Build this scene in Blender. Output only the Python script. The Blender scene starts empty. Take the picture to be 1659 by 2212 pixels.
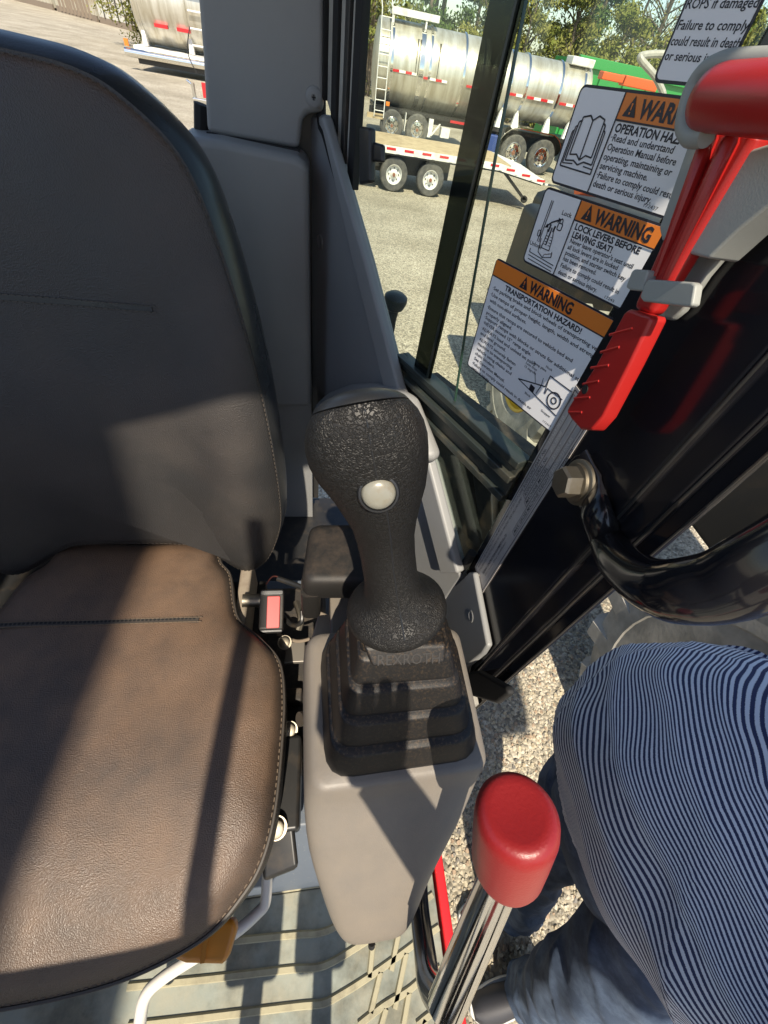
import bpy, bmesh, math, random
from mathutils import Vector, Matrix, noise
random.seed(7)
scene = bpy.context.scene
COL = scene.collection
R = math.radians

# ------------------------------------------------------------------ camera
CAMZ = 2.2                                   # lens height above the yard
FPX, CX, CY = 860.0, 829.5, 1106.0           # focal length / centre for a 1659 x 2212 frame
DN = Vector((680-CX, 1830-CY, FPX)).normalized()
XW = Vector((5960-CX, 1147-CY, FPX)); XW = (XW-DN*XW.dot(DN)).normalized()
YW = (-DN).cross(XW)
cam_d = bpy.data.cameras.new('camera'); cam = bpy.data.objects.new('camera', cam_d); COL.objects.link(cam)
rx = Vector((XW[0], YW[0], -DN[0])); dn = Vector((XW[1], YW[1], -DN[1])); fw = Vector((XW[2], YW[2], -DN[2]))
mw = Matrix(((rx.x, -dn.x, -fw.x, 0), (rx.y, -dn.y, -fw.y, 0), (rx.z, -dn.z, -fw.z, CAMZ), (0, 0, 0, 1)))
cam.matrix_world = mw
cam_d.sensor_fit = 'VERTICAL'; cam_d.sensor_height = 36; cam_d.lens = 36*FPX/2212
cam_d.clip_start = 0.01; cam_d.clip_end = 2000
scene.camera = cam

# ------------------------------------------------------------------ sky and sun
SUN_EL, SUN_AZ = R(53), math.atan2(-0.055, -1.0)      # towards the sun: front of the machine, a little right
world = bpy.data.worlds.new('World'); scene.world = world; world.use_nodes = True
nt = world.node_tree; nt.nodes.clear()
sky = nt.nodes.new('ShaderNodeTexSky'); sky.sky_type = 'NISHITA'; sky.sun_disc = False
sky.sun_elevation = SUN_EL; sky.sun_rotation = SUN_AZ
bg = nt.nodes.new('ShaderNodeBackground'); bg.inputs['Strength'].default_value = 0.13
wo = nt.nodes.new('ShaderNodeOutputWorld')
nt.links.new(sky.outputs[0], bg.inputs[0]); nt.links.new(bg.outputs[0], wo.inputs[0])
sl = bpy.data.lights.new('sun', 'SUN'); sl.energy = 5.0; sl.angle = R(0.53); sl.color = (1.0, 0.89, 0.73)
sun = bpy.data.objects.new('sun', sl); COL.objects.link(sun)
tosun = Vector((math.sin(SUN_AZ)*math.cos(SUN_EL), math.cos(SUN_AZ)*math.cos(SUN_EL), math.sin(SUN_EL)))
sun.rotation_euler = tosun.to_track_quat('Z', 'Y').to_euler(); sun.location = (0, -4, 12)
scene.view_settings.view_transform = 'Standard'; scene.view_settings.look = 'None'
scene.view_settings.exposure = 0.6; scene.view_settings.gamma = 1.0
scene.view_settings.use_curve_mapping = False

# ------------------------------------------------------------------ measuring: pixel of the photo (1659 wide) to a point on a real plane
def ray(px, py):
    r = Vector((px-CX, py-CY, FPX)); return Vector((r.dot(XW), r.dot(YW), -r.dot(DN)))/FPX
C0 = Vector((0, 0, CAMZ))
def at(px, py, h=None, x=None, y=None, t=None):
    r = ray(px, py)
    if h is not None: return C0+r*(-h/r.z)
    if x is not None: return C0+r*(x/r.x)
    if y is not None: return C0+r*(y/r.y)
    return C0+r*t
def onp(px, py, p, n):
    r = ray(px, py); n = Vector(n); return C0+r*((Vector(p)-C0).dot(n)/r.dot(n))
K = 1659/3072
def q3(x, y): return ((x/1.30425+1800)*K, (y/1.30425+200)*K)
def q4(x, y): s = 1659/772; return ((x/s+2300)*K, (y/s)*K)
def q5(x, y): s = 2212/1100.; return ((x/s+1700)*K, (y/s+1400)*K)

# ------------------------------------------------------------------ materials
MATS = {}
def mat(name, col, rough=0.5, metal=0.0, bump=None, vary=None, spec=0.5, coat=0.0, kind='noise', dust=None, rvar=0.0, distort=0.0, vscale=None):
    """bump=(scale,strength,distance) vary=(colour2,scale,lo,hi) dust=(colour,amount,scale): dust lies on upward faces as a film"""
    if name in MATS: return MATS[name]
    m = bpy.data.materials.new(name); m.use_nodes = True; t = m.node_tree; N = t.nodes; L = t.links
    b = N['Principled BSDF']; b.inputs['Base Color'].default_value = (*col, 1)
    b.inputs['Roughness'].default_value = rough; b.inputs['Metallic'].default_value = metal
    b.inputs['Specular IOR Level'].default_value = spec; b.inputs['Coat Weight'].default_value = coat
    b.inputs['Coat Roughness'].default_value = 0.05
    tc = N.new('ShaderNodeTexCoord'); src = None
    if vary:
        n = N.new('ShaderNodeTexNoise'); n.inputs['Scale'].default_value = vary[1]; n.inputs['Detail'].default_value = 6; n.inputs['Roughness'].default_value = .62
        if vscale:
            mp = N.new('ShaderNodeMapping'); mp.inputs['Scale'].default_value = vscale; L.new(tc.outputs['Object'], mp.inputs[0]); L.new(mp.outputs[0], n.inputs['Vector'])
        else: L.new(tc.outputs['Object'], n.inputs['Vector'])
        mr = N.new('ShaderNodeMapRange'); mr.inputs[1].default_value = vary[2]; mr.inputs[2].default_value = vary[3]; L.new(n.outputs[0], mr.inputs[0])
        mx = N.new('ShaderNodeMixRGB'); mx.inputs[1].default_value = (*col, 1); mx.inputs[2].default_value = (*vary[0], 1)
        L.new(mr.outputs[0], mx.inputs[0]); src = mx.outputs[0]
    if dust:
        g = N.new('ShaderNodeNewGeometry'); sx = N.new('ShaderNodeSeparateXYZ'); L.new(g.outputs['Normal'], sx.inputs[0])
        n = N.new('ShaderNodeTexNoise'); n.inputs['Scale'].default_value = dust[2]; n.inputs['Detail'].default_value = 8; n.inputs['Roughness'].default_value = .7
        L.new(tc.outputs['Object'], n.inputs['Vector'])
        m1 = N.new('ShaderNodeMapRange'); m1.inputs[1].default_value = .25; m1.inputs[2].default_value = 1.0; L.new(sx.outputs[2], m1.inputs[0])
        m2 = N.new('ShaderNodeMapRange'); m2.inputs[1].default_value = dust[3] if len(dust) > 3 else .42; m2.inputs[2].default_value = dust[4] if len(dust) > 4 else .7; L.new(n.outputs[0], m2.inputs[0])
        mu = N.new('ShaderNodeMath'); mu.operation = 'MULTIPLY'; L.new(m1.outputs[0], mu.inputs[0]); L.new(m2.outputs[0], mu.inputs[1])
        mv = N.new('ShaderNodeMath'); mv.operation = 'MULTIPLY'; mv.inputs[1].default_value = dust[1]; L.new(mu.outputs[0], mv.inputs[0])
        mx = N.new('ShaderNodeMixRGB'); mx.inputs[2].default_value = (*dust[0], 1); mx.inputs[1].default_value = (*col, 1)
        if src: L.new(src, mx.inputs[1])
        L.new(mv.outputs[0], mx.inputs[0]); src = mx.outputs[0]
    if src: L.new(src, b.inputs['Base Color'])
    if rvar:
        n = N.new('ShaderNodeTexNoise'); n.inputs['Scale'].default_value = 14; n.inputs['Detail'].default_value = 7; L.new(tc.outputs['Object'], n.inputs['Vector'])
        mr = N.new('ShaderNodeMapRange'); mr.inputs[1].default_value = .3; mr.inputs[2].default_value = .7
        mr.inputs[3].default_value = max(.02, rough-rvar); mr.inputs[4].default_value = min(1, rough+rvar)
        L.new(n.outputs[0], mr.inputs[0]); L.new(mr.outputs[0], b.inputs['Roughness'])
    if bump:
        vec = tc.outputs['Object']
        if distort:
            dnz = N.new('ShaderNodeTexNoise'); dnz.inputs['Scale'].default_value = bump[0]*.6; L.new(vec, dnz.inputs['Vector'])
            ma = N.new('ShaderNodeVectorMath'); ma.operation = 'MULTIPLY_ADD'; ma.inputs[1].default_value = (distort,)*3
            L.new(dnz.outputs['Color'], ma.inputs[0]); L.new(vec, ma.inputs[2]); vec = ma.outputs[0]
        if kind == 'noise':
            n = N.new('ShaderNodeTexNoise'); n.inputs['Detail'].default_value = 3; out = n.outputs[0]
        else:
            n = N.new('ShaderNodeTexVoronoi'); n.feature = 'DISTANCE_TO_EDGE' if kind == 'crack' else 'F1'; out = n.outputs['Distance']
        n.inputs['Scale'].default_value = bump[0]; L.new(vec, n.inputs['Vector'])
        if kind == 'crack':
            mr = N.new('ShaderNodeMapRange'); mr.inputs[2].default_value = .18; L.new(out, mr.inputs[0]); out = mr.outputs[0]
        bp = N.new('ShaderNodeBump'); bp.inputs['Strength'].default_value = bump[1]; bp.inputs['Distance'].default_value = bump[2]
        L.new(out, bp.inputs['Height']); L.new(bp.outputs[0], b.inputs['Normal'])
    MATS[name] = m; return m

M_leather = mat('black vinyl', (.020, .0195, .0195), .47, bump=(760, .5, .0009), kind='pebble', distort=.0015, vary=((.036, .031, .027), 7, .45, .75), rvar=.07, spec=.6, dust=((.29, .17, .095), .58, 5, .22, .72))
M_stitch = mat('brown thread', (.06, .048, .038), .8)
M_leather_side = mat('smooth black vinyl', (.022, .024, .026), .30, bump=(500, .3, .0005), rvar=.06)
M_thread = mat('tan thread', (.13, .095, .065), .8)
M_piping = mat('dark piping', (.045, .038, .032), .5)
M_grip = mat('wrinkled black rubber', (.010, .0098, .0095), .46, bump=(330, .5, .0012), kind='crack', distort=.013, spec=.35, dust=((.10, .075, .05), .16, 25))
M_gripcap = mat('satin black plastic', (.014, .015, .017), .40, bump=(900, .15, .0004))
M_boot = mat('black rubber boot', (.010, .0095, .0095), .45, bump=(1200, .25, .0004), dust=((.26, .165, .085), .40, 330, .50, .74), spec=.3)
M_blackpl = mat('black moulded plastic', (.018, .017, .016), .5, spec=.3, bump=(1100, .5, .0005), dust=((.14, .10, .07), .25, 40))
M_grey = mat('grey moulded plastic', (.146, .132, .115), .50, bump=(900, .35, .0005), vary=((.182, .158, .130), 11, .35, .7), rvar=.12, dust=((.24, .20, .15), .3, 30))
M_trim = mat('dark grey trim plastic', (.235, .24, .24), .5, bump=(1300, .2, .0004), vary=((.265, .265, .26), 5, .4, .7))
M_blackpaint = mat('gloss black paint', (.010, .010, .013), .13, spec=.45, vary=((.016, .014, .013), 12, .45, .7), rvar=.05)
M_blackmet = mat('black metal', (.018, .018, .018), .4, vary=((.05, .04, .03), 30, .5, .75))
M_darkdirt = mat('dirty black steel', (.03, .026, .022), .7, vary=((.12, .09, .06), 25, .5, .75), bump=(300, .3, .001))
M_seal = mat('black rubber seal', (.008, .008, .008), .75)
M_chrome = mat('chrome', (.75, .75, .73), .10, 1.0, rvar=.05)
M_zinc = mat('zinc plated steel', (.26, .235, .19), .5, 1.0, vary=((.25, .22, .17), 220, .45, .65), bump=(500, .2, .0004))
M_red = mat('red plastic', (.36, .014, .012), .38, bump=(800, .12, .0004), rvar=.05)
M_redknob = mat('red rubber knob', (.23, .011, .012), .40, bump=(420, .5, .0005), rvar=.04)
M_redpaint = mat('red paint', (.55, .012, .015), .3)
M_clipgrey = mat('light grey plastic', (.30, .31, .29), .5, bump=(900, .15, .0004))
M_alu = mat('anodised aluminium', (.46, .44, .39), .45, .15, vary=((.34, .32, .28), 18, .4, .7))
M_button = mat('worn cream button', (.21, .205, .17), .3, vary=((.17, .14, .09), 70, .5, .72))
M_mat = mat('grey green floor mat', (.25, .275, .24), .85, bump=(90, .3, .002), vary=((.12, .125, .10), 10, .42, .62), dust=((.36, .33, .24), .6, 14))
M_matrib = mat('dusty mat rib', (.36, .33, .22), .9, bump=(150, .3, .001), vary=((.22, .2, .14), 30, .45, .7))
M_riser = mat('blue grey painted steel', (.10, .12, .15), .5, vary=((.22, .22, .2), 260, .64, .68))
M_white = mat('off white coated steel', (.62, .60, .55), .35, rvar=.06)
M_amber = mat('amber plastic', (.70, .28, .03), .3)
M_amber.node_tree.nodes['Principled BSDF'].inputs['Transmission Weight'].default_value = .25
M_sticker = mat('white vinyl sticker', (.76, .77, .79), .32, rvar=.05)
M_orange = mat('orange print', (.72, .20, .025), .35)
M_ink = mat('black print', (.012, .012, .022), .4)
M_plate = mat('brushed metal plate', (.50, .47, .45), .36, .1, vary=((.42, .39, .37), 40, .4, .7))
M_stamp = mat('stamped bright metal', (.8, .78, .75), .3, .6)
M_skin = mat('skin', (.45, .25, .17), .5)
M_tank = mat('stainless tank', (.68, .66, .58), .36, .65, vary=((.42, .38, .28), 1.6, .40, .70), vscale=(3.2, 1, .35), bump=(8, .1, .01))
M_whitepaint = mat('white paint', (.70, .70, .67), .5, vary=((.5, .47, .4), 6, .5, .75))
M_tyre = mat('dusty sunlit-tone tyre rubber', (.20, .195, .175), .9, vary=((.36, .345, .31), 7, .38, .7), bump=(60, .3, .003), dust=((.42, .40, .34), .75, 18))  # dusty rubber, also paled to stand in for sun missing the sidewall
M_tyrefar = mat('tyre rubber', (.06, .06, .058), .8, vary=((.13, .125, .11), 9, .4, .7))
M_rimy = mat('yellow rim paint', (.62, .38, .02), .4)
M_wood = mat('deck planks', (.48, .38, .23), .85, vary=((.33, .25, .14), 7, .4, .7))
M_tapered = mat('red reflective tape', (.50, .02, .025), .35)
M_tapewhite = mat('white reflective tape', (.75, .75, .72), .35)
M_green = mat('green paint', (.03, .26, .06), .45)
M_orangepaint = mat('orange paint', (.62, .10, .02), .45)
M_yellow = mat('dark loader paint', (.012, .011, .010), .5, vary=((.035, .024, .015), 6, .5, .72))
M_bark = mat('bark', (.17, .13, .095), .9, vary=((.09, .07, .05), 5, .4, .6))
M_pine = mat('pine foliage', (.045, .085, .022), .8, vary=((.09, .13, .03), .7, .4, .65), spec=.2)
M_spring = mat('spring foliage', (.14, .16, .03), .8, vary=((.22, .20, .06), .8, .4, .65), spec=.2)
M_contain = mat('cream container steel', (.42, .40, .32), .7, vary=((.30, .24, .16), 1.5, .45, .7))
M_contain2 = mat('white container steel', (.52, .52, .47), .6, vary=((.35, .28, .2), 2.0, .5, .72))
M_timber = mat('grey timber', (.20, .16, .12), .9)
M_jeans = mat('denim', (.035, .055, .095), .9, bump=(500, .8, .001), vary=((.09, .13, .20), 16, .45, .72))
M_shoe = mat('dark shoe', (.03, .03, .035), .6, bump=(400, .4, .001))
M_sole = mat('white sole', (.6, .6, .57), .6)
M_hair = mat('brown hair', (.06, .04, .025), .6)

def glass(name, tint, fac):
    m = bpy.data.materials.new(name); m.use_nodes = True; t = m.node_tree; t.nodes.clear(); N = t.nodes
    tr = N.new('ShaderNodeBsdfTransparent'); tr.inputs[0].default_value = (*tint, 1)
    gl = N.new('ShaderNodeBsdfGlossy'); gl.inputs['Roughness'].default_value = .02; gl.inputs[0].default_value = (.9, 1, .95, 1)
    lw = N.new('ShaderNodeLayerWeight'); lw.inputs[0].default_value = .5
    pw = N.new('ShaderNodeMath'); pw.operation = 'POWER'; pw.inputs[1].default_value = 4; t.links.new(lw.outputs['Facing'], pw.inputs[0])
    fr = N.new('ShaderNodeMath'); fr.operation = 'MULTIPLY_ADD'; fr.inputs[1].default_value = .5; fr.inputs[2].default_value = fac; t.links.new(pw.outputs[0], fr.inputs[0])
    mx = N.new('ShaderNodeMixShader'); o = N.new('ShaderNodeOutputMaterial')
    t.links.new(fr.outputs[0], mx.inputs[0]); t.links.new(tr.outputs[0], mx.inputs[1]); t.links.new(gl.outputs[0], mx.inputs[2]); t.links.new(mx.outputs[0], o.inputs[0]); return m
M_glass = glass('tinted cab glass', (.95, .985, .925), .03)
M_smoke = glass('smoked glass strip', (.13, .145, .13), .03)

def gravel_material():
    m = bpy.data.materials.new('gravel yard'); m.use_nodes = True; t = m.node_tree; N = t.nodes; L = t.links
    b = N['Principled BSDF']; b.inputs['Roughness'].default_value = .9; b.inputs['Specular IOR Level'].default_value = .2
    tc = N.new('ShaderNodeTexCoord')
    v = N.new('ShaderNodeTexVoronoi'); v.inputs['Scale'].default_value = 62; L.new(tc.outputs['Object'], v.inputs['Vector'])
    cr = N.new('ShaderNodeValToRGB'); e = cr.color_ramp; e.elements[0].color = (.20, .185, .155, 1); e.elements[1].color = (.64, .60, .51, 1)
    k = e.elements.new(.45); k.color = (.41, .38, .315, 1); k = e.elements.new(.75); k.color = (.50, .455, .37, 1)
    sp = N.new('ShaderNodeSeparateColor'); L.new(v.outputs['Color'], sp.inputs[0]); L.new(sp.outputs[0], cr.inputs[0])
    n = N.new('ShaderNodeTexNoise'); n.inputs['Scale'].default_value = .55; n.inputs['Detail'].default_value = 9; n.inputs['Roughness'].default_value = .65; L.new(tc.outputs['Object'], n.inputs['Vector'])
    mr = N.new('ShaderNodeMapRange'); mr.inputs[1].default_value = .35; mr.inputs[2].default_value = .68; L.new(n.outputs[0], mr.inputs[0])
    mx = N.new('ShaderNodeMixRGB'); mx.inputs[1].default_value = (1.05, 1.03, .98, 1); mx.inputs[2].default_value = (.66, .64, .58, 1); L.new(mr.outputs[0], mx.inputs[0])
    mu = N.new('ShaderNodeMixRGB'); mu.blend_type = 'MULTIPLY'; mu.inputs[0].default_value = 1; L.new(cr.outputs[0], mu.inputs[1]); L.new(mx.outputs[0], mu.inputs[2])
    mp = N.new('ShaderNodeMapping'); mp.inputs['Scale'].default_value = (.10, .9, 1); mp.inputs['Rotation'].default_value = (0, 0, .25); L.new(tc.outputs['Object'], mp.inputs[0])
    n2 = N.new('ShaderNodeTexNoise'); n2.inputs['Scale'].default_value = 1.1; n2.inputs['Detail'].default_value = 7; n2.inputs['Roughness'].default_value = .7; L.new(mp.outputs[0], n2.inputs['Vector'])
    mr2 = N.new('ShaderNodeMapRange'); mr2.inputs[1].default_value = .45; mr2.inputs[2].default_value = .75; mr2.inputs[4].default_value = .38; L.new(n2.outputs[0], mr2.inputs[0])
    mx2 = N.new('ShaderNodeMixRGB'); mx2.blend_type = 'MULTIPLY'; mx2.inputs[2].default_value = (.62, .60, .56, 1); L.new(mr2.outputs[0], mx2.inputs[0]); L.new(mu.outputs[0], mx2.inputs[1])
    L.new(mx2.outputs[0], b.inputs['Base Color'])
    bp = N.new('ShaderNodeBump'); bp.inputs['Strength'].default_value = .9; bp.inputs['Distance'].default_value = .012; bp.invert = True
    L.new(v.outputs['Distance'], bp.inputs['Height']); L.new(bp.outputs[0], b.inputs['Normal']); return m
M_gravel = gravel_material()

def shirt_material():
    m = bpy.data.materials.new('striped knit shirt'); m.use_nodes = True; t = m.node_tree; N = t.nodes; L = t.links
    b = N['Principled BSDF']; b.inputs['Roughness'].default_value = .95; b.inputs['Specular IOR Level'].default_value = .1; b.inputs['Sheen Weight'].default_value = .15
    uv = N.new('ShaderNodeUVMap'); uv.uv_map = 'UVMap'; sp = N.new('ShaderNodeSeparateXYZ'); L.new(uv.outputs[0], sp.inputs[0])
    tc = N.new('ShaderNodeTexCoord')
    n = N.new('ShaderNodeTexNoise'); n.inputs['Scale'].default_value = 900; L.new(tc.outputs['Object'], n.inputs['Vector'])
    s = N.new('ShaderNodeMath'); s.operation = 'MULTIPLY'; s.inputs[1].default_value = 1/.0078; L.new(sp.outputs[1], s.inputs[0])
    a = N.new('ShaderNodeMath'); a.operation = 'MULTIPLY_ADD'; a.inputs[1].default_value = .22; L.new(n.outputs[0], a.inputs[0]); L.new(s.outputs[0], a.inputs[2])
    f = N.new('ShaderNodeMath'); f.operation = 'PINGPONG'; f.inputs[1].default_value = .5; L.new(a.outputs[0], f.inputs[0])
    cr = N.new('ShaderNodeValToRGB'); cr.color_ramp.elements[0].position = .21; cr.color_ramp.elements[0].color = (.030, .040, .095, 1)
    cr.color_ramp.elements[1].position = .29; cr.color_ramp.elements[1].color = (.54, .59, .66, 1); L.new(f.outputs[0], cr.inputs[0])
    L.new(cr.outputs[0], b.inputs['Base Color'])
    bp = N.new('ShaderNodeBump'); bp.inputs['Strength'].default_value = .4; bp.inputs['Distance'].default_value = .0006; L.new(n.outputs[0], bp.inputs['Height']); L.new(bp.outputs[0], b.inputs['Normal'])
    return m
M_shirt = shirt_material()

# ------------------------------------------------------------------ mesh helpers
def tag(o, label=None, cat=None, group=None, kind=None):
    if label: o['label'] = label
    if cat: o['category'] = cat
    if group: o['group'] = group
    if kind: o['kind'] = kind
    return o
def empty(name, loc, label, cat, group=None):
    o = bpy.data.objects.new(name, None); COL.objects.link(o); o.location = loc; o.empty_display_size = .05
    return tag(o, label, cat, group)
def link(name, me, m, parent=None):
    o = bpy.data.objects.new(name, me); COL.objects.link(o)
    if m: me.materials.append(m)
    if parent is not None:
        o.parent = parent
        if parent.type == 'EMPTY': o.matrix_parent_inverse = Matrix.Translation(-parent.location)
    return o
def build(name, verts, faces, m, parent=None, smooth=True, angle=35, bevel=0, seg=2, sub=0):
    me = bpy.data.meshes.new(name); me.from_pydata([tuple(v) for v in verts], [], faces); me.update()
    bm = bmesh.new(); bm.from_mesh(me); bmesh.ops.recalc_face_normals(bm, faces=bm.faces); bm.to_mesh(me); bm.free()
    if smooth:
        me.polygons.foreach_set('use_smooth', [True]*len(me.polygons))
        if not sub and not bevel: me.set_sharp_from_angle(angle=R(angle))
    o = link(name, me, m, parent)
    if bevel:
        b = o.modifiers.new('b', 'BEVEL'); b.width = bevel; b.segments = seg; b.limit_method = 'ANGLE'; b.angle_limit = R(32); b.harden_normals = False
        w = o.modifiers.new('w', 'WEIGHTED_NORMAL')
    if sub:
        s = o.modifiers.new('s', 'SUBSURF'); s.levels = sub; s.render_levels = sub
    return o
class MB:
    def __init__(s): s.v = []; s.f = []
    def add(s, v, f):
        n = len(s.v); s.v += [tuple(p) for p in v]; s.f += [tuple(i+n for i in q) for q in f]; return s
    def box(s, x0, x1, y0, y1, z0, z1, mt=None):
        v = [Vector(p) for p in ((x0,y0,z0),(x1,y0,z0),(x1,y1,z0),(x0,y1,z0),(x0,y0,z1),(x1,y0,z1),(x1,y1,z1),(x0,y1,z1))]
        if mt: v = [mt @ p for p in v]
        return s.add(v, [(0,3,2,1),(4,5,6,7),(0,1,5,4),(1,2,6,5),(2,3,7,6),(3,0,4,7)])
    def prism(s, pts, off):
        n = len(pts); off = Vector(off); a = [Vector(p) for p in pts]
        return s.add(a+[p+off for p in a], [tuple(range(n)), tuple(range(2*n-1, n-1, -1))]+[(i, (i+1) % n, n+(i+1) % n, n+i) for i in range(n)])
    def loft(s, rings, c0=True, c1=True, closed=True):
        n = len(rings[0]); v = [p for r in rings for p in r]; f = []
        for k in range(len(rings)-1):
            for i in range(n if closed else n-1):
                j = (i+1) % n; f.append((k*n+i, k*n+j, (k+1)*n+j, (k+1)*n+i))
        if c0: f.append(tuple(range(n-1, -1, -1)))
        if c1: f.append(tuple((len(rings)-1)*n+i for i in range(n)))
        return s.add(v, f)
    def tube(s, pts, r, n=14, caps=True):
        pts = [Vector(p) for p in pts]; rs = r if isinstance(r, (list, tuple)) else [r]*len(pts); rings = []
        t0 = (pts[1]-pts[0]).normalized(); up = Vector((0, 0, 1)) if abs(t0.z) < .9 else Vector((1, 0, 0)); a = t0.cross(up).normalized()
        for i, p in enumerate(pts):
            t = (pts[min(i+1, len(pts)-1)]-pts[max(i-1, 0)]).normalized(); a = (a-t*a.dot(t)).normalized(); b = t.cross(a)
            rings.append([p+(a*math.cos(q)+b*math.sin(q))*rs[i] for q in (2*math.pi*k/n for k in range(n))])
        return s.loft(rings, caps, caps)
    def lathe(s, prof, o, axis, n=24, caps=True):
        o = Vector(o); ax = Vector(axis).normalized(); up = Vector((0, 0, 1)) if abs(ax.z) < .9 else Vector((1, 0, 0)); a = ax.cross(up).normalized(); b = ax.cross(a)
        rings = [[o+ax*d+(a*math.cos(q)+b*math.sin(q))*r for q in (2*math.pi*k/n for k in range(n))] for d, r in prof]
        return s.loft(rings, caps, caps)
    def obj(s, name, m, parent=None, **k): return build(name, s.v, s.f, m, parent, **k)
def spline(pts, n=8):
    P = [Vector(p) for p in pts]; out = []
    for i in range(len(P)-1):
        a, b, c, d = P[max(i-1, 0)], P[i], P[i+1], P[min(i+2, len(P)-1)]
        for k in range(n):
            t = k/n; out.append(.5*((2*b)+(c-a)*t+(2*a-5*b+4*c-d)*t*t+(3*b-a-3*c+d)*t**3))
    return out+[P[-1]]
def rrect(cx, cy, w, d, r, n=5):
    pts = []
    for sx, sy, a0 in ((1, 1, 0), (-1, 1, 90), (-1, -1, 180), (1, -1, 270)):
        for k in range(n+1):
            a = R(a0+90*k/n); pts.append((cx+sx*(w/2-r)+r*math.cos(a), cy+sy*(d/2-r)+r*math.sin(a)))
    return pts
def copy_tree(o, parent=None):
    c = o.copy(); COL.objects.link(c)
    if parent is not None: c.parent = parent
    for ch in list(o.children): copy_tree(ch, c)
    return c

# ================================================================== the yard
g = MB(); g.add([(-400, -200, 0), (400, -200, 0), (400, 700, 0), (-400, 700, 0)], [(0, 1, 2, 3)])
tag(g.obj('ground', M_gravel), kind='structure')

# loose stones close to the cab, too many to count
def stones():
    M_st = []
    for i, c in enumerate(((.46, .41, .30), (.33, .30, .235), (.54, .49, .38), (.40, .30, .21), (.22, .205, .18), (.50, .42, .29))):
        M_st.append(mat('stone %d' % i, c, .9, vary=(tuple(k*.7 for k in c), 40, .4, .7)))
    me = bpy.data.meshes.new('gravel_stones'); v = []; f = []; mi = []
    rnd = random.Random(3)
    for i in range(21000):
        x = rnd.uniform(.2, 1.7); y = rnd.uniform(-.75, 1.75)
        if rnd.random() < .15: x = rnd.uniform(.6, 2.4); y = rnd.uniform(.9, 2.6)
        s = rnd.choice((.004, .005, .006, .007, .008, .011))*rnd.uniform(.8, 1.25); a = rnd.uniform(0, 6.28); n0 = len(v)
        top = []
        for k in range(6):
            q = a+k*math.pi/3+rnd.uniform(-.3, .3); r = s*rnd.uniform(.75, 1.2); v.append((x+r*math.cos(q), y+r*math.sin(q), -.002))
        for k in range(6):
            q = a+k*math.pi/3+rnd.uniform(-.3, .3); r = s*rnd.uniform(.45, .85); v.append((x+r*math.cos(q), y+r*math.sin(q), s*rnd.uniform(.35, .85)))
        c = rnd.choice((0, 0, 1, 1, 2, 2, 3, 4, 5)) if rnd.random() > .01 else 3
        for k in range(6): f.append((n0+k, n0+(k+1) % 6, n0+6+(k+1) % 6, n0+6+k)); mi.append(c)
        f.append(tuple(n0+6+k for k in range(6))); mi.append(c)
    me.from_pydata(v, [], f)
    for m in M_st: me.materials.append(m)
    me.polygons.foreach_set('material_index', mi); me.update()
    o = bpy.data.objects.new('gravel_stones', me); COL.objects.link(o)
    tag(o, 'loose pale gravel stones scattered over the yard beside the cab', 'gravel', kind='stuff')
stones()

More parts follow.
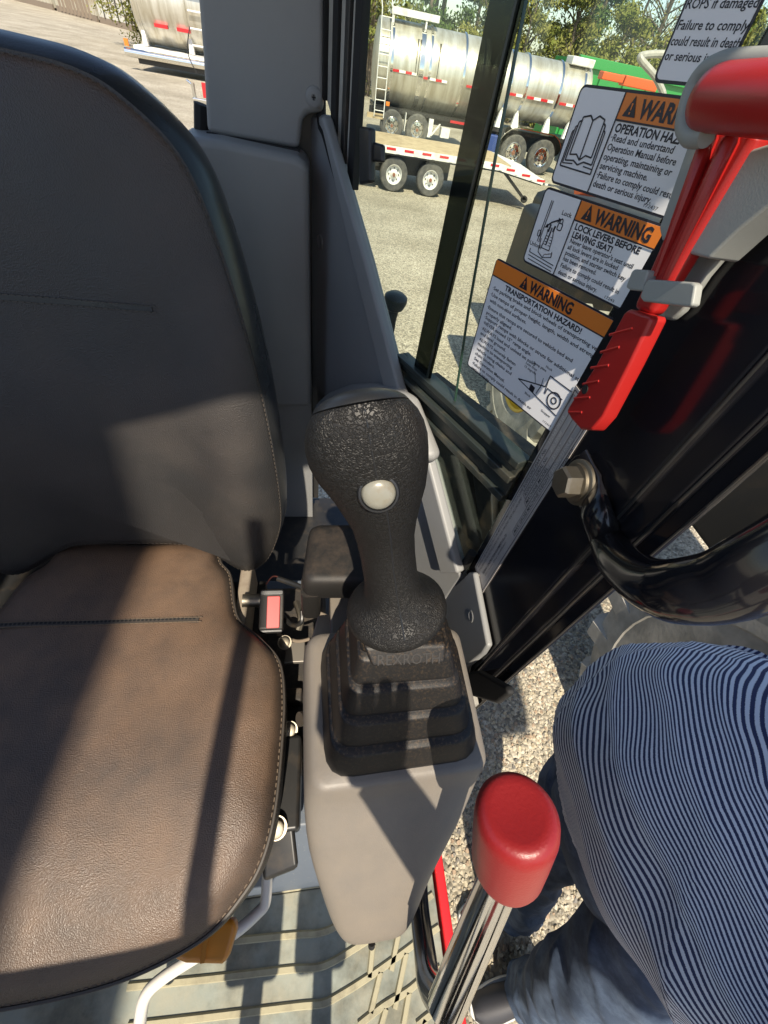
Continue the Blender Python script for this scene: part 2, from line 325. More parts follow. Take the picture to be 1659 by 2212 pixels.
def wheel(parent, c, rad, w, face, tyre_m, rim_m, rim=.56, lugs=0, lug_h=.03, bolts=8, n=40, dish=.25, name='wheel'):
    """a wheel with its axle along x; face=-1: its outer face looks towards -x"""
    c = Vector(c); ax = Vector((face, 0, 0)); h = w/2; q = rad*rim
    rb = rad-(lug_h if lugs else 0)
    prof = [(-h*.8, q), (-h*.98, q+(rb-q)*.3), (-h, q+(rb-q)*.62), (-h*.86, rb*.97), (-h*.7, rb), (0, rb*1.005), (h*.7, rb), (h*.86, rb*.97), (h, q+(rb-q)*.62), (h*1.01, q+(rb-q)*.52), (h*.985, q+(rb-q)*.5), (h*.98, q+(rb-q)*.3), (h*.93, q+(rb-q)*.1), (h*.8, q)]
    b = MB(); b.lathe(prof, c, ax, n, False)
    for k in range(lugs):
        for s in (-1, 1):
            a = 2*math.pi*(k+.5*(s > 0))/lugs
            m = Matrix.Translation(c) @ Matrix.Rotation(a, 4, 'X')
            w_ = .055*rad; lo = [(.02, -w_*.5, .97), (.02, w_*1.5, .97), (.80, w_*3.2, .94), (.985, w_*3.4, .80), (.985, w_*1.2, .80), (.80, w_*1.0, .94)]
            hi = [(.02, -w_*.5, 1.0), (.02, w_*1.5, 1.0), (.80, w_*3.2, 1.0), (1.0, w_*3.3, .955), (1.0, w_*1.3, .955), (.80, w_*1.0, 1.0)]
            A = [m @ Vector((s*h*x, y, rb*z)) for x, y, z in lo]; B = [m @ Vector((s*h*x, y, rb*z+lug_h)) for x, y, z in hi]
            b.add(A+B, [(5, 4, 3, 2, 1, 0), (6, 7, 8, 11), (8, 9, 10, 11)]+[(i, (i+1) % 6, 6+(i+1) % 6, 6+i) for i in range(6)])
    t = b.obj('tyre', tyre_m, parent, angle=30)
    b = MB(); b.lathe([(-h*.6, q*1.0), (h*.8, q*1.02), (h*.84, q*.99), (h*.78, q*.93), (h*.35, q*.86), (h*.30, q*.55), (h*(.3+dish), q*.42), (h*(.35+dish), q*.2), (h*(.5+dish), q*.18), (h*(.5+dish), .001)], c, ax, n)
    r = b.obj('rim', rim_m, parent, angle=30)
    if bolts:
        b = MB()
        for k in range(bolts):
            a = 2*math.pi*k/bolts; p = c+ax*(h*.31)+Vector((0, math.cos(a), math.sin(a)))*q*.66
            b.lathe([(0, q*.06), (h*.16, q*.06), (h*.16, .001)], p, ax, 6)
        tag(b.obj('wheel_nuts', M_chrome, r), kind='stuff')
        # the dark hand holes between the nuts
        b = MB()
        for k in range(bolts):
            a = 2*math.pi*(k+.5)/bolts; p = c+ax*(h*.33)+Vector((0, math.cos(a), math.sin(a)))*q*.76
            b.lathe([(0, q*.075), (.004, q*.075), (.004, .001)], p, ax, 10)
        tag(b.obj('hand_holes', M_seal, r), kind='stuff')
    return t

# ---- flat deck trailer
def trailer():
    e = empty('flatbed_trailer', (1.6, 11.6, 0), 'flat deck trailer with wooden planks and red reflective strips, nearest the cab window', 'trailer')
    y0, y1, zt = 11.25, 12.9, .79
    b = MB(); b.box(.4, 3.95, y0+.02, y1, zt-.10, zt-.035); b.box(.4, 3.95, y0+.02, y0+.08, zt-.16, zt-.1); b.box(.4, 3.95, y1-.1, y1, zt-.2, zt-.1)
    b.prism([(3.95, y0+.02, zt-.035), (3.95, y0+.02, zt-.16), (5.05, y0+.02, zt-.28), (5.05, y0+.02, zt-.20)], (0, y1-y0-.02, 0))
    b.obj('frame', M_blackmet, e, smooth=False)
    n = 11
    for k in range(n):
        ya = y0+.03+(y1-y0-.04)*k/n; yb = y0+.03+(y1-y0-.04)*(k+1)/n-.012; b = MB()
        b.prism([(.4, ya, zt-.035), (3.95, ya, zt-.035), (4.2, ya, zt-.055), (4.2, ya, zt-.02), (3.95, ya, zt), (.4, ya, zt)], (0, yb-ya, 0)); b.obj('plank', M_wood, e, smooth=False)
    b = MB(); b.prism([(4.21, y0+.03, zt-.06), (4.21, y0+.03, zt-.02), (5.05, y0+.03, zt-.17), (5.05, y0+.03, zt-.2)], (0, y1-y0-.05, 0)); b.obj('tail_plate', M_whitepaint, e, smooth=False)
    b = MB(); b.box(.4, 3.95, y0, y0+.02, zt-.13, zt-.01); b.prism([(3.95, y0, zt-.01), (3.95, y0, zt-.13), (5.07, y0, zt-.26), (5.07, y0, zt-.16)], (0, .02, 0)); b.obj('side_rail', M_whitepaint, e, smooth=False)
    for k in range(11):
        x = 1.0+k*.39; d = 0 if x < 3.75 else -(x-3.85)*.13
        b = MB(); b.box(x, x+.2, y0-.006, y0, zt-.075+d, zt-.035+d); b.obj('red_strip', M_tapered, e, smooth=False)
        b = MB(); b.box(x+.22, x+.29, y0-.012, y0, zt-.12+d, zt-.085+d); b.obj('stake_pocket', M_whitepaint, e, smooth=False)
    for x in (1.62, 2.44): wheel(e, (x, 0, 0), .3, .2, -1, M_tyrefar, M_whitepaint, bolts=0) if False else None
    for x in (1.62, 2.46): wheel_y(e, (x, y0+.16, .305), .305, .2, M_tyrefar, M_whitepaint)
    b = MB(); b.box(1.2, 2.9, y0+.3, y0+.45, .3, .68); b.obj('axle_carrier', M_blackmet, e, smooth=False)
    b = MB(); b.box(.55, 1.25, y0-.02, y0+.5, .42, .66); b.obj('tool_box', M_blackmet, e, bevel=.01)
    b = MB(); b.prism([(4.1, y0+.1, .62), (4.2, y0+.1, .62), (4.85, y0+.1, .2), (4.75, y0+.1, .2)], (0, .08, 0)); b.lathe([(0, .07), (.08, .07)], (4.8, y0+.1, .2), (0, 1, 0), 14); b.obj('ramp_leg', M_blackmet, e, smooth=False)
def wheel_y(parent, c, rad, w, tm, rm, holes=True):
    """a wheel whose outer face looks towards -y"""
    c = Vector(c); ax = Vector((0, -1, 0)); h = w/2; q = rad*.58
    b = MB(); b.lathe([(-h, q), (-h, rad*.9), (-h*.7, rad), (h*.7, rad), (h*.95, rad*.93), (h, rad*.78), (h*.9, q)], c, ax, 36, False); t = b.obj('tyre', tm, parent)
    b = MB(); b.lathe([(-h, q), (h*.85, q*1.02), (h*.9, q*.97), (h*.7, q*.9), (h*.2, q*.8), (h*.25, q*.45), (h*.5, q*.36), (h*.9, q*.28), (h*.9, .001)], c, ax, 32); r = b.obj('rim', rm, parent)
    b = MB()
    for k in range(8):
        a = 2*math.pi*k/8; b.lathe([(0, q*.075), (h*.2, q*.075), (h*.2, .001)], c+ax*h*.22+Vector((math.cos(a), 0, math.sin(a)))*q*.62, ax, 6)
    tag(b.obj('wheel_nuts', M_blackmet, r), kind='stuff')
    b = MB(); b.lathe([(0, q*.2), (h*.3, q*.17), (h*.32, .001)], c+ax*h*.9, ax, 12); b.obj('hub_cap', M_rust, r)
    return t
M_rust = mat('rusty hub', (.22, .09, .05), .7)
trailer()

# ---- tanker trailer and tank truck
def tank_x(b, x0, x1, yc, zc, r, n=40, dome=.12, sz=1.0):
    rings = []
    for x, s in ((x0-dome, .02), (x0-dome*.8, .55), (x0-dome*.4, .86), (x0, 1), (x1, 1), (x1+dome*.4, .86), (x1+dome*.8, .55), (x1+dome, .02)):
        rings.append([(x, yc+r*s*math.cos(a), zc+sz*r*s*math.sin(a)) for a in (2*math.pi*k/n for k in range(n))])
    b.loft(rings)
def ring_x(b, x, w, yc, zc, r, t, n=40, sz=1.0):
    rings = [[(xx, yc+rr*math.cos(a), zc+sz*rr*math.sin(a)) for a in (2*math.pi*k/n for k in range(n))] for xx, rr in ((x-w/2, r-.01), (x-w/2, r+t), (x+w/2, r+t), (x+w/2, r-.01))]
    b.loft(rings, False, False)
def tape(e, x0, x1, step, y, z, hh=.055):
    x = x0; k = 0
    while x < x1:
        b = MB(); b.box(x, min(x+step, x1), y-.004, y+.03, z, z+hh); b.obj('reflective_strip', M_tapered if k % 2 == 0 else M_tapewhite, e, smooth=False); x += step; k += 1
def tanker():
    yc, zc, r = 19.2, 1.72, .93
    e = empty('tanker_trailer', (3.4, yc, 0), 'long stainless tanker trailer with white rear ladder and walkway rail, behind the flat deck trailer', 'tanker trailer')
    b = MB(); tank_x(b, 1.75, 5.25, yc, zc, r); b.obj('tank_shell', M_tank, e)
    for x in (2.15, 3.05, 3.12, 3.35, 4.45, 5.05):
        b = MB(); ring_x(b, x, .07, yc, zc, r, .035); b.obj('hoop', M_chrome, e)
    for x in (2.9, 2.98, 3.6):
        b = MB(); b.box(x-.008, x+.008, yc-r-.012, yc-r+.25, zc-.1, zc+.62); b.obj('wash_pipe', M_blackmet, e, smooth=False)
    ysd = yc-r-.006
    tape(e, 2.2, 2.95, .2, ysd, zc-.12); tape(e, 3.18, 3.95, .2, ysd, zc-.16); tape(e, 4.6, 5.2, .2, ysd, zc-.16)
    # ladder
    b = MB()
    for x in (1.72, 2.03): b.tube([(x, yc-r-.12, .55), (x, yc-r-.12, 2.75), (x, yc-r+.5, 3.0)], .015, 8)
    b.obj('ladder_rail', M_whitepaint, e)
    for k in range(9):
        b = MB(); b.tube([(1.72, yc-r-.12, .7+k*.24), (2.03, yc-r-.12, .7+k*.24)], .012, 8); b.obj('ladder_rung', M_whitepaint, e)
    b = MB(); b.box(2.05, 3.5, yc-.5, yc-.1, 2.72, 2.78); b.box(2.05, 3.5, yc-.52, yc-.48, 2.72, 2.86)
    for x in (2.1, 3.1): b.box(x, x+.05, yc-.5, yc-.45, 2.55, 2.75)
    b.obj('walkway', M_whitepaint, e, smooth=False)
    b = MB(); b.box(1.7, 5.3, yc-.75, yc+.75, .70, .80); b.box(1.6, 5.3, yc-.5, yc-.38, .55, .75); b.obj('chassis', M_blackmet, e, smooth=False)
    b = MB(); b.box(1.5, 2.05, yc-.95, yc-.85, .50, .62); b.obj('rear_bumper', M_wood, e, smooth=False)
    b = MB(); b.box(2.08, 2.2, yc-.97, yc-.93, .83, .93); b.obj('side_lamp', M_orange, e, bevel=.01)
    for x in (2.35, 3.22): wheel_y(e, (x, yc-.8, .385), .385, .24, M_tyrefar, M_chrome)
    b = MB(); b.box(2.78, 2.8, yc-.9, yc-.6, .3, .75); b.box(3.6, 3.75, yc-.85, yc-.6, .25, .7); b.obj('mud_flap', M_whitepaint, e, smooth=False)
    b = MB(); b.box(4.05, 4.35, yc-.9, yc-.6, .3, .55); b.prism([(3.7, yc-.9, .3), (3.95, yc-.9, .62), (4.0, yc-.9, .62), (3.75, yc-.9, .3)], (0, .05, 0)); b.obj('landing_gear', M_whitepaint, e, smooth=False)
    b = MB(); b.box(4.3, 4.9, yc-.93, yc-.9, .7, .76); b.obj('valve_box_strip', M_tapered, e, smooth=False)
tanker()
def tank_truck():
    yc, zc, r = 17.2, 1.80, .68
    e = empty('tank_truck', (6.6, yc, 0), 'smaller round stainless tank truck with chrome wheel fenders, right of the tanker trailer', 'tank truck')
    b = MB(); tank_x(b, 5.2, 7.95, yc, zc, r, dome=.1); b.obj('tank_shell', M_tank, e)
    for x in (5.45, 5.95, 7.0, 7.72):
        b = MB(); ring_x(b, x, .07, yc, zc, r, .03); b.obj('hoop', M_chrome, e)
        b = MB(); b.prism([(x-.04, yc-.5, zc-.5), (x+.04, yc-.5, zc-.5), (x+.13, yc-.62, .92), (x-.13, yc-.62, .92)], (0, .12, 0)); b.obj('cradle', M_whitepaint, e, smooth=False)
    tape(e, 5.5, 5.9, .2, yc-r-.006, zc-.17); tape(e, 6.05, 6.9, .22, yc-r-.006, zc-.17); tape(e, 7.1, 7.6, .22, yc-r-.006, zc-.17)
    b = MB(); b.box(7.2, 7.9, yc-.4, yc+.1, 2.45, 2.62); b.obj('hatch_guard', M_whitepaint, e, bevel=.02)
    b = MB(); b.box(4.9, 8.3, yc-.6, yc+.6, .82, .92); b.box(4.9, 8.3, yc-.35, yc+.35, .45, .82); b.obj('chassis', M_blackmet, e, smooth=False)
    for x in (6.05, 7.02): wheel_y(e, (x, yc-.72, .43), .43, .26, M_tyrefar, M_chrome)
    b = MB(); pts = []
    for k in range(15):
        a = R(185-190*k/14); pts.append((6.0+.56*math.cos(a)+(0 if k < 8 else 1.05), .43+.56*math.sin(a)))
    rings = [[(x, yc-.92, z), (x, yc-.5, z), (x, yc-.5, z+.025), (x, yc-.92, z+.025)] for x, z in pts]
    b.loft(rings); b.obj('fender', M_chrome, e)
    b = MB(); b.box(5.1, 5.5, yc-.8, yc-.4, .35, .75); b.obj('side_tank', mat('blue tank paint', (.03, .06, .2), .4), e, bevel=.03)
tank_truck()
def left_tanker():
    yc, zc, r = 27.2, 2.0, 1.25
    e = empty('tanker_trailer', (-5, yc, 0), 'stainless tanker trailer with chrome bumper, seen left of the grey cab pillar', 'tanker trailer')
    b = MB(); tank_x(b, -7.3, -2.2, yc, zc, r, dome=.2, sz=1.0); b.obj('tank_shell', M_tank, e)
    for x in (-7.15, -5.35): 
        b = MB(); ring_x(b, x, .12, yc, zc, r, .04); b.obj('hoop', M_tank, e)
        b = MB(); b.prism([(x-.05, yc-.95, 1.3), (x+.05, yc-.95, 1.3), (x+.1, yc-1.0, .72), (x-.1, yc-1.0, .72)], (0, .2, 0)); b.obj('cradle', M_whitepaint, e, smooth=False)
    for x in (-6.6, -5.75):
        b = MB(); b.box(x, x+.5, yc-r*.93-.05, yc-r*.93+.1, 1.3, 1.40); b.obj('reflective_strip', M_tapered, e, smooth=False)
    b = MB(); b.box(-7.6, -2.2, yc-1.15, yc+1, .55, .7); b.obj('chassis', M_whitepaint, e, smooth=False)
    b = MB(); b.tube([(-7.9, yc-1.35, .48), (-2.2, yc-1.35, .48)], .13, 14); b.obj('bumper', M_chrome, e)
    b = MB(); b.box(-7.5, -2.2, yc-1.2, yc-.9, .2, .42); b.obj('under_box', M_blackmet, e, smooth=False)
    b = MB(); b.box(-7.85, -7.7, yc-1.4, yc-1.3, .65, .85); b.obj('side_lamp', M_orange, e, smooth=False)
    for k in range(5):
        b = MB(); b.tube([(-5.2, yc-r-.1, 1.0+k*.45), (-4.6, yc-r-.1, 1.0+k*.45)], .03, 8); b.obj('ladder_rung', M_whitepaint, e)
    for x in (-3.4, -2.6): wheel_y(e, (x, yc-.95, .4), .4, .25, M_tyrefar, M_chrome)
left_tanker()
# small chrome fuel trailer that peeks past the grey pillar
e = empty('hitch_trailer', at(437, 262, h=2.2), 'small chrome trailer hitch with red panel, seen left of the grey pillar foot', 'trailer')
p = at(437, 262, h=2.2)
b = MB(); b.box(p.x-.15, p.x+.6, p.y-.1, p.y+.1, .35, .47); b.obj('tongue', M_chrome, e, bevel=.02)
b = MB(); b.tube([(p.x-.1, p.y, 0), (p.x-.1, p.y, .75)], .05, 12); b.tube([(p.x-.1, p.y, .7), (p.x-.25, p.y, .78)], .03, 10); b.obj('jack', M_chrome, e)
b = MB(); b.box(p.x+.15, p.x+.5, p.y-.12, p.y-.1, .5, .8); b.obj('panel', M_tapered, e, bevel=.01)
b = MB(); b.tube(spline([(p.x+.05, p.y, .95), (p.x-.1, p.y, 1.3), (p.x+.05, p.y, 1.75)]), .012, 8); b.obj('safety_cable', M_blackmet, e)

# ---- containers by the far fence
def container(p0, p1, h, m, label, ribs, doors=False):
    p0, p1 = Vector(p0), Vector(p1); d = (p1-p0); Ln = d.length; d.normalize(); n = Vector((d.y, -d.x, 0))
    if n.dot(Vector((0, -1, 0))) < 0: n = -n
    e = empty('shipping_container', p0, label, 'container', 'containers along the far side of the yard')
    b = MB(); q = [p0, p1, p1-n*2.6, p0-n*2.6]; b.prism([v+Vector((0, 0, .15)) for v in q], (0, 0, h)); b.obj('body', m, e, smooth=False)
    for k in range(ribs):
        a = p0+d*(Ln*(k+.2)/ribs); c = p0+d*(Ln*(k+.62)/ribs); b = MB()
        b.prism([a+n*.05+Vector((0, 0, .35)), c+n*.05+Vector((0, 0, .35)), c-n*.02+Vector((0, 0, .35)), a-n*.02+Vector((0, 0, .35))], (0, 0, h-.4)); b.obj('corrugation', m, e, smooth=False)
    b = MB(); a = p0+n*.07; c = p1+n*.07; b.prism([a, c, c-n*.15, a-n*.15], (0, 0, .34)); b.obj('bottom_rail', M_timber, e, smooth=False)
    if doors:
        for k in (.2, .4, .6, .8):
            a = p0+d*Ln*k; b = MB(); b.tube([a+n*.1+Vector((0, 0, .3)), a+n*.1+Vector((0, 0, h))], .035, 8); b.obj('lock_bar', M_blackmet, e)
container((-17.6, 53.2, 0), (-14.2, 50.2, 0), 5.2, M_contain2, 'white shipping container end with dark lock bars, right end of the far row', 8, True)
container((-22.5, 58.0, 0), (-17.9, 53.5, 0), 5.0, M_contain, 'cream corrugated container with a grey lower panel, middle of the far row', 14)
container((-34, 68, 0), (-23.0, 58.5, 0), 5.4, M_contain, 'cream corrugated container at the left end of the far row', 26)
e = empty('timber_panel', (-20, 55, 0), 'weathered grey timber panel leaning on the cream containers', 'panel')
for k in range(9):
    a = Vector((-22.0+k*.42, 57.35-k*.41, 0)); b = MB(); b.box(a.x, a.x+.40, a.y-.1, a.y-.04, .1, 2.6); b.obj('board', M_timber, e, smooth=False)
p = at(590/1.0*.3906, 60, h=2.0)
e = empty('storage_bin', (-12.4, 47.5, 0), 'small grey storage bin with lid beside the white container', 'bin')
b = MB(); b.box(-12.8, -12.1, 47.2, 47.9, .05, 1.15); b.obj('box', M_whitepaint, e, bevel=.03); b = MB(); b.box(-12.85, -12.05, 47.15, 47.95, 1.15, 1.3); b.obj('lid', M_blackmet, e, bevel=.03)

# ---- green dumpster, orange bucket, pipe frame at the right
e = empty('green_dumpster', (11, 24, 0), 'green steel roll-off dumpster with ribs behind the tank truck', 'dumpster')
b = MB(); b.box(10.3, 17, 23.4, 26, .3, 2.75); b.obj('body', M_green, e, smooth=False)
b = MB(); b.box(10.25, 17.05, 23.28, 23.5, 2.55, 2.85); b.obj('top_rail', M_green, e, bevel=.02)
for x in (10.4, 11.4, 12.5, 13.6): b = MB(); b.box(x, x+.22, 23.26, 23.42, .3, 2.56); b.obj('rib', M_green, e, smooth=False)
for x in (11, 14): b = MB(); b.lathe([(-.1, .18), (.1, .18)], (x, 23.6, .18), (0, 1, 0), 14); b.obj('roller', M_blackmet, e)
e = empty('loader_bucket', (6.5, 13, 0), 'orange steel loader bucket parked in front of the green dumpster', 'bucket')
b = MB(); prof = [(.0, .4), (.9, .1), (1.25, .5), (1.3, 1.3), (1.0, 2.28), (.75, 2.42), (.55, 2.36), (.82, 1.6), (.75, .7), (.1, .5)]
b.prism([(7.1, 12.6+y, z*.9) for y, z in prof], (2.2, 0, 0)); b.obj('shell', M_orangepaint, e, smooth=False)
b = MB(); b.box(6.45, 7.0, 13.1, 13.35, 2.27, 2.40); b.obj('top_bar', M_orangepaint, e, bevel=.02)
b = MB(); b.box(7.02, 7.9, 13.08, 13.35, 2.24, 2.41); b.obj('top_bar', M_orangepaint, e, bevel=.02)

# ---- wheel loader parked alongside
def loader():
    e = empty('wheel_loader', (2.0, 1.6, 0), 'dark wheel loader with yellow rim and dusty tyres parked beside the open door', 'wheel loader')
    wheel(e, (1.58, .08, .72), .72, .44, -1, M_tyre, mat('grey rim paint', (.32, .30, .25), .6), lugs=17, lug_h=.032, rim=.5)
    wheel(e, (1.80, 2.78, .64), .64, .44, -1, M_tyre, M_rimy, lugs=17, lug_h=.032, rim=.5)
    b = MB()
    for k in range(8):
        a0, a1 = R(140-60*k/8), R(140-60*(k+1)/8)
        b.prism([(1.46, .08-.94*math.cos(a0), .72+.94*math.sin(a0)), (1.46, .08-.94*math.cos(a1), .72+.94*math.sin(a1)), (1.46, .08-.98*math.cos(a1), .72+.98*math.sin(a1)), (1.46, .08-.98*math.cos(a0), .72+.98*math.sin(a0))], (.7, 0, 0))
    b.obj('mudguard', M_yellow, e, smooth=False)
    b = MB(); b.box(1.95, 2.9, -.2, 3.6, .75, 1.60); b.obj('body', M_yellow, e, bevel=.05)
    b = MB(); b.box(1.47, 2.9, 2.6, 3.5, 1.12, 1.58); b.obj('rear_mudguard', M_yellow, e, bevel=.05)
    b = MB(); b.tube([(1.9, .08, .72), (2.7, .08, .72)], .12, 12); b.tube([(1.98, 2.78, .64), (2.7, 2.78, .64)], .12, 12); b.obj('axle', M_blackmet, e)
    G = lambda x, y, Y: at(x, y, y=Y)
    b = MB(); b.tube(spline([G(1432, 200, 4.4), G(1415, 165, 4.4), G(1384, 128, 4.4), G(1392, 119, 4.45), G(1440, 117, 4.5), G(1560, 122, 4.5)], 6), .022, 10); b.tube([G(1432, 200, 4.4), G(1450, 320, 4.4)], .022, 10); b.obj('guard_rail', M_alu, e)
    b = MB(); b.box(2.0, 3.0, 3.6, 4.6, .7, 1.5); b.obj('counterweight', M_yellow, e, bevel=.08)
loader()

# ---- trees
def leaf_crown(seed, h0, h1, rad, n, size, conic, droop=0):
    rnd = random.Random(seed); v = []; f = []
    cl = []
    nb = int(26 if conic else 30)
    for i in range(nb):
        t = rnd.random(); z = h0+(h1-h0)*t; rr = rad*((1-t*.85) if conic else (.55+.6*math.sin(math.pi*min(1, t+.15))))
        a = rnd.uniform(0, 6.28); q = rr*rnd.uniform(.25, 1.0); cl.append((q*math.cos(a), q*math.sin(a), z-droop*q, rr*rnd.uniform(.28, .5)))
    for i in range(n):
        c = rnd.choice(cl); s = size*rnd.uniform(.5, 1.3)
        d = Vector((rnd.gauss(0, 1), rnd.gauss(0, 1), rnd.gauss(0, .55))); p = Vector(c[:3])+d*c[3]*.55
        u = Vector((rnd.gauss(0, 1), rnd.gauss(0, 1), rnd.gauss(0, 1))).normalized(); w = u.orthogonal().normalized(); w.rotate(Matrix.Rotation(rnd.uniform(0, 6.28), 3, u)); k = len(v)
        v += [tuple(p-u*s), tuple(p+w*s*.45), tuple(p+u*s), tuple(p-w*s*.45)]; f.append((k, k+1, k+2, k+3))
    return v, f, cl
def make_tree(seed, kind, H, label):
    rnd = random.Random(seed); e = empty('pine_tree' if kind == 'pine' else 'deciduous_tree', (0, 0, 0), label, 'tree', 'trees behind the yard')
    lean = rnd.uniform(-.3, .3); b = MB(); top = Vector((lean, rnd.uniform(-.3, .3), H))
    b.tube(spline([(0, 0, -.1), (lean*.3, .05, H*.35), (lean*.7, 0, H*.7), top], 4), [max(.03, .19*(1-i/12.5)) for i in range(13)], 8)
    if kind == 'pine': v, f, cl = leaf_crown(seed, 1.0, H, 2.0, 7500, .115, True, .12)
    elif kind == 'bush': v, f, cl = leaf_crown(seed, .3, H, 1.9, 6500, .095, False)
    else: v, f, cl = leaf_crown(seed, 2.5, H, 2.6, 1300, .08, False)
    for c in cl:
        z0 = max(.5, c[2]-rnd.uniform(.3, 1.0)); t = z0/H
        b.tube([(lean*t, 0, z0), ((c[0]+lean*t)*.5, c[1]*.5, (z0+c[2])/2+.1), (c[0], c[1], c[2])], [.045, .03, .012], 5)
        if kind == 'bare':
            for k in range(5):
                b.tube([(c[0]*.7, c[1]*.7, c[2]-.1), (c[0]+rnd.uniform(-.8, .8), c[1]+rnd.uniform(-.6, .6), c[2]+rnd.uniform(.1, 1.1))], [.022, .006], 4)
    b.obj('trunk', M_bark, e, angle=60)
    build('crown', v, f, M_pine if kind == 'pine' else M_spring, e, smooth=False)
    return e
protos = [make_tree(11, 'pine', 11, 'x'), make_tree(12, 'pine', 9.5, 'x'), make_tree(13, 'bare', 9, 'x'), make_tree(14, 'bush', 4.2, 'x'), make_tree(15, 'bush', 5.5, 'x')]
TL = ['tall dark green pine tree', 'shorter dense pine tree', 'nearly bare spring tree with thin branches', 'low yellow green bushy tree', 'rounded light green bushy tree']
rnd = random.Random(5); first = {}
spots = []
x = -10.0
while x < 46:
    spots.append((x+rnd.uniform(-.6, .6), 37+rnd.uniform(-3, 5)-abs(x-14)*.12, rnd.choice((0, 0, 1, 2, 2, 3, 4)))); x += 1.3
for xx in (8.5, 10.8, 13.2, 15.2, 17.6, 20.5, 23): spots.append((xx, 31+rnd.uniform(-1, 1), rnd.choice((3, 4, 3))))
for xx in (-22, -16, -13): spots.append((xx, 62+rnd.uniform(-1, 2), rnd.choice((4, 0, 2))))
spots.sort(); ordn = ['first', 'second', 'third', 'fourth', 'fifth', 'sixth', 'seventh', 'eighth', 'ninth', 'tenth', 'eleventh', 'twelfth', 'thirteenth', 'fourteenth', 'fifteenth', 'sixteenth', 'seventeenth', 'eighteenth', 'nineteenth', 'twentieth', 'last but two', 'last but one', 'last']
cnt = {}
for (xx, yy, k) in spots:
    o = protos[k] if k not in first else copy_tree(protos[k]); first[k] = 1
    o.location = (xx, yy, 0); s = rnd.uniform(.85, 1.15); o.scale = (s, s, s*rnd.uniform(.9, 1.1)); o.rotation_euler = (0, 0, rnd.uniform(0, 6.28))
    i = cnt[k] = cnt.get(k, -1)+1
    o['label'] = '%s, %s of its kind from left' % (TL[k], ordn[i])

# ================================================================== the machine: cab, boom, bucket; the last two added unseen for shade
def Z(h): return CAMZ-h
EX = empty('excavator', (-.3, .2, 0), 'excavator cab with grey trim, gloss black door post and tinted side window', 'excavator')
# window plane: runs from the door post back to the grey corner pillar, turned inwards
WP = Vector((.25, .33, CAMZ)); WR = Vector((-.385, .923, 0)).normalized(); WN = Vector((.923, .385, 0)).normalized()
def wpt(s, h, off=0): return Vector((WP.x, WP.y, Z(h)))+WR*s-WN*off      # off: towards the inside
def wpx(px, py, off=0): return onp(px, py, WP-WN*off, WN)

b = MB(); b.box(-1.0, .234, -1.0, .92, Z(1.12), Z(1.062)); b.obj('floor_plate', M_blackmet, EX, smooth=False)
b = MB(); b.box(.2365, .256, -1.0, .30, Z(1.13), Z(1.045)); b.obj('red_sill_edge', M_redpaint, EX, bevel=.003)
b = MB(); b.box(-1.0, .10, -.95, 1.0, Z(1.75), Z(1.125)); b.obj('deck_frame', M_blackmet, EX, smooth=False)
b = MB(); b.prism([(-.96, -.55, Z(-.90)), (-.45, -.55, Z(-.90)), (.02, -.42, Z(-.90)), (.32, -.37, Z(-.90)), (.32, 1.0, Z(-.90)), (-.96, 1.0, Z(-.90))], (0, 0, .07)); b.obj('roof', M_blackpaint, EX, bevel=.02)
for (x0, x1, y0, y1) in ((.25, .31, -.78, -.72), (-.95, -.89, -.78, -.72)):
    b = MB(); b.prism([(x0, y0, Z(1.06)), (x1, y0, Z(1.06)), (x1, y1, Z(1.06)), (x0, y1, Z(1.06))], (0, .26, 1.97)); b.obj('front_post', M_blackpaint, EX, smooth=False)
b = MB(); b.box(-.172, -.146, -.72, -.69, Z(.1), Z(-.95)); b.obj('shade_bar', M_blackmet, EX, smooth=False)  # unseen bar added to throw a narrow dark band on the cushion
b = MB(); b.box(-.89, .25, -.74, -.70, Z(.75), Z(.68)); b.obj('front_cross_bar', M_blackpaint, EX, smooth=False)
b = MB(); b.box(-.85, -.09, -.46, -.42, Z(.44), Z(.13)); b.obj('shade_panel', M_blackpl, EX, bevel=.02)  # unseen panel added to shade the front of the cushion
b = MB(); b.box(-.70, -.60, -.52, -.46, Z(1.06), Z(.2)); b.obj('shade_panel_column', M_blackpl, EX, bevel=.01)  # column that carries the added shading panel
b = MB(); b.box(-.96, -.93, -.6, .95, Z(1.06), Z(.25)); b.obj('right_side_panel', M_trim, EX, smooth=False)
b = MB(); b.box(-.93, -.2, .93, .97, Z(1.06), Z(.2)); b.obj('rear_wall', M_trim, EX, smooth=False)
b = MB(); b.box(-.96, -.88, .90, .98, Z(.25), Z(-.90)); b.obj('rear_post', M_trim, EX, bevel=.01)
b = MB(); b.box(-.95, -.435, -2.6, -2.2, Z(.9), Z(-4.2)); b.obj('shade_boom', M_redpaint, EX, bevel=.03)  # unseen upright block added to keep sun off one side of the seat
b = MB(); b.prism([(.27, -2.5, Z(-2.9)), (.27, -1.9, Z(-3.0)), (.27, -1.75, Z(-1.5)), (.27, -2.3, Z(-1.3)), (.27, -2.6, Z(-1.8))], (.68, 0, 0)); b.obj('bucket', M_blackmet, EX, bevel=.02)  # unseen block hung up ahead, added to shade the person's shirt
b = MB(); b.box(-.5, .7, -2.5, -2.3, Z(-3.9), Z(-4.15)); b.box(.5, .7, -2.45, -2.3, Z(-2.8), Z(-3.9)); b.obj('shade_bucket_link', M_blackmet, EX, smooth=False)  # unseen link added to carry the shading bucket

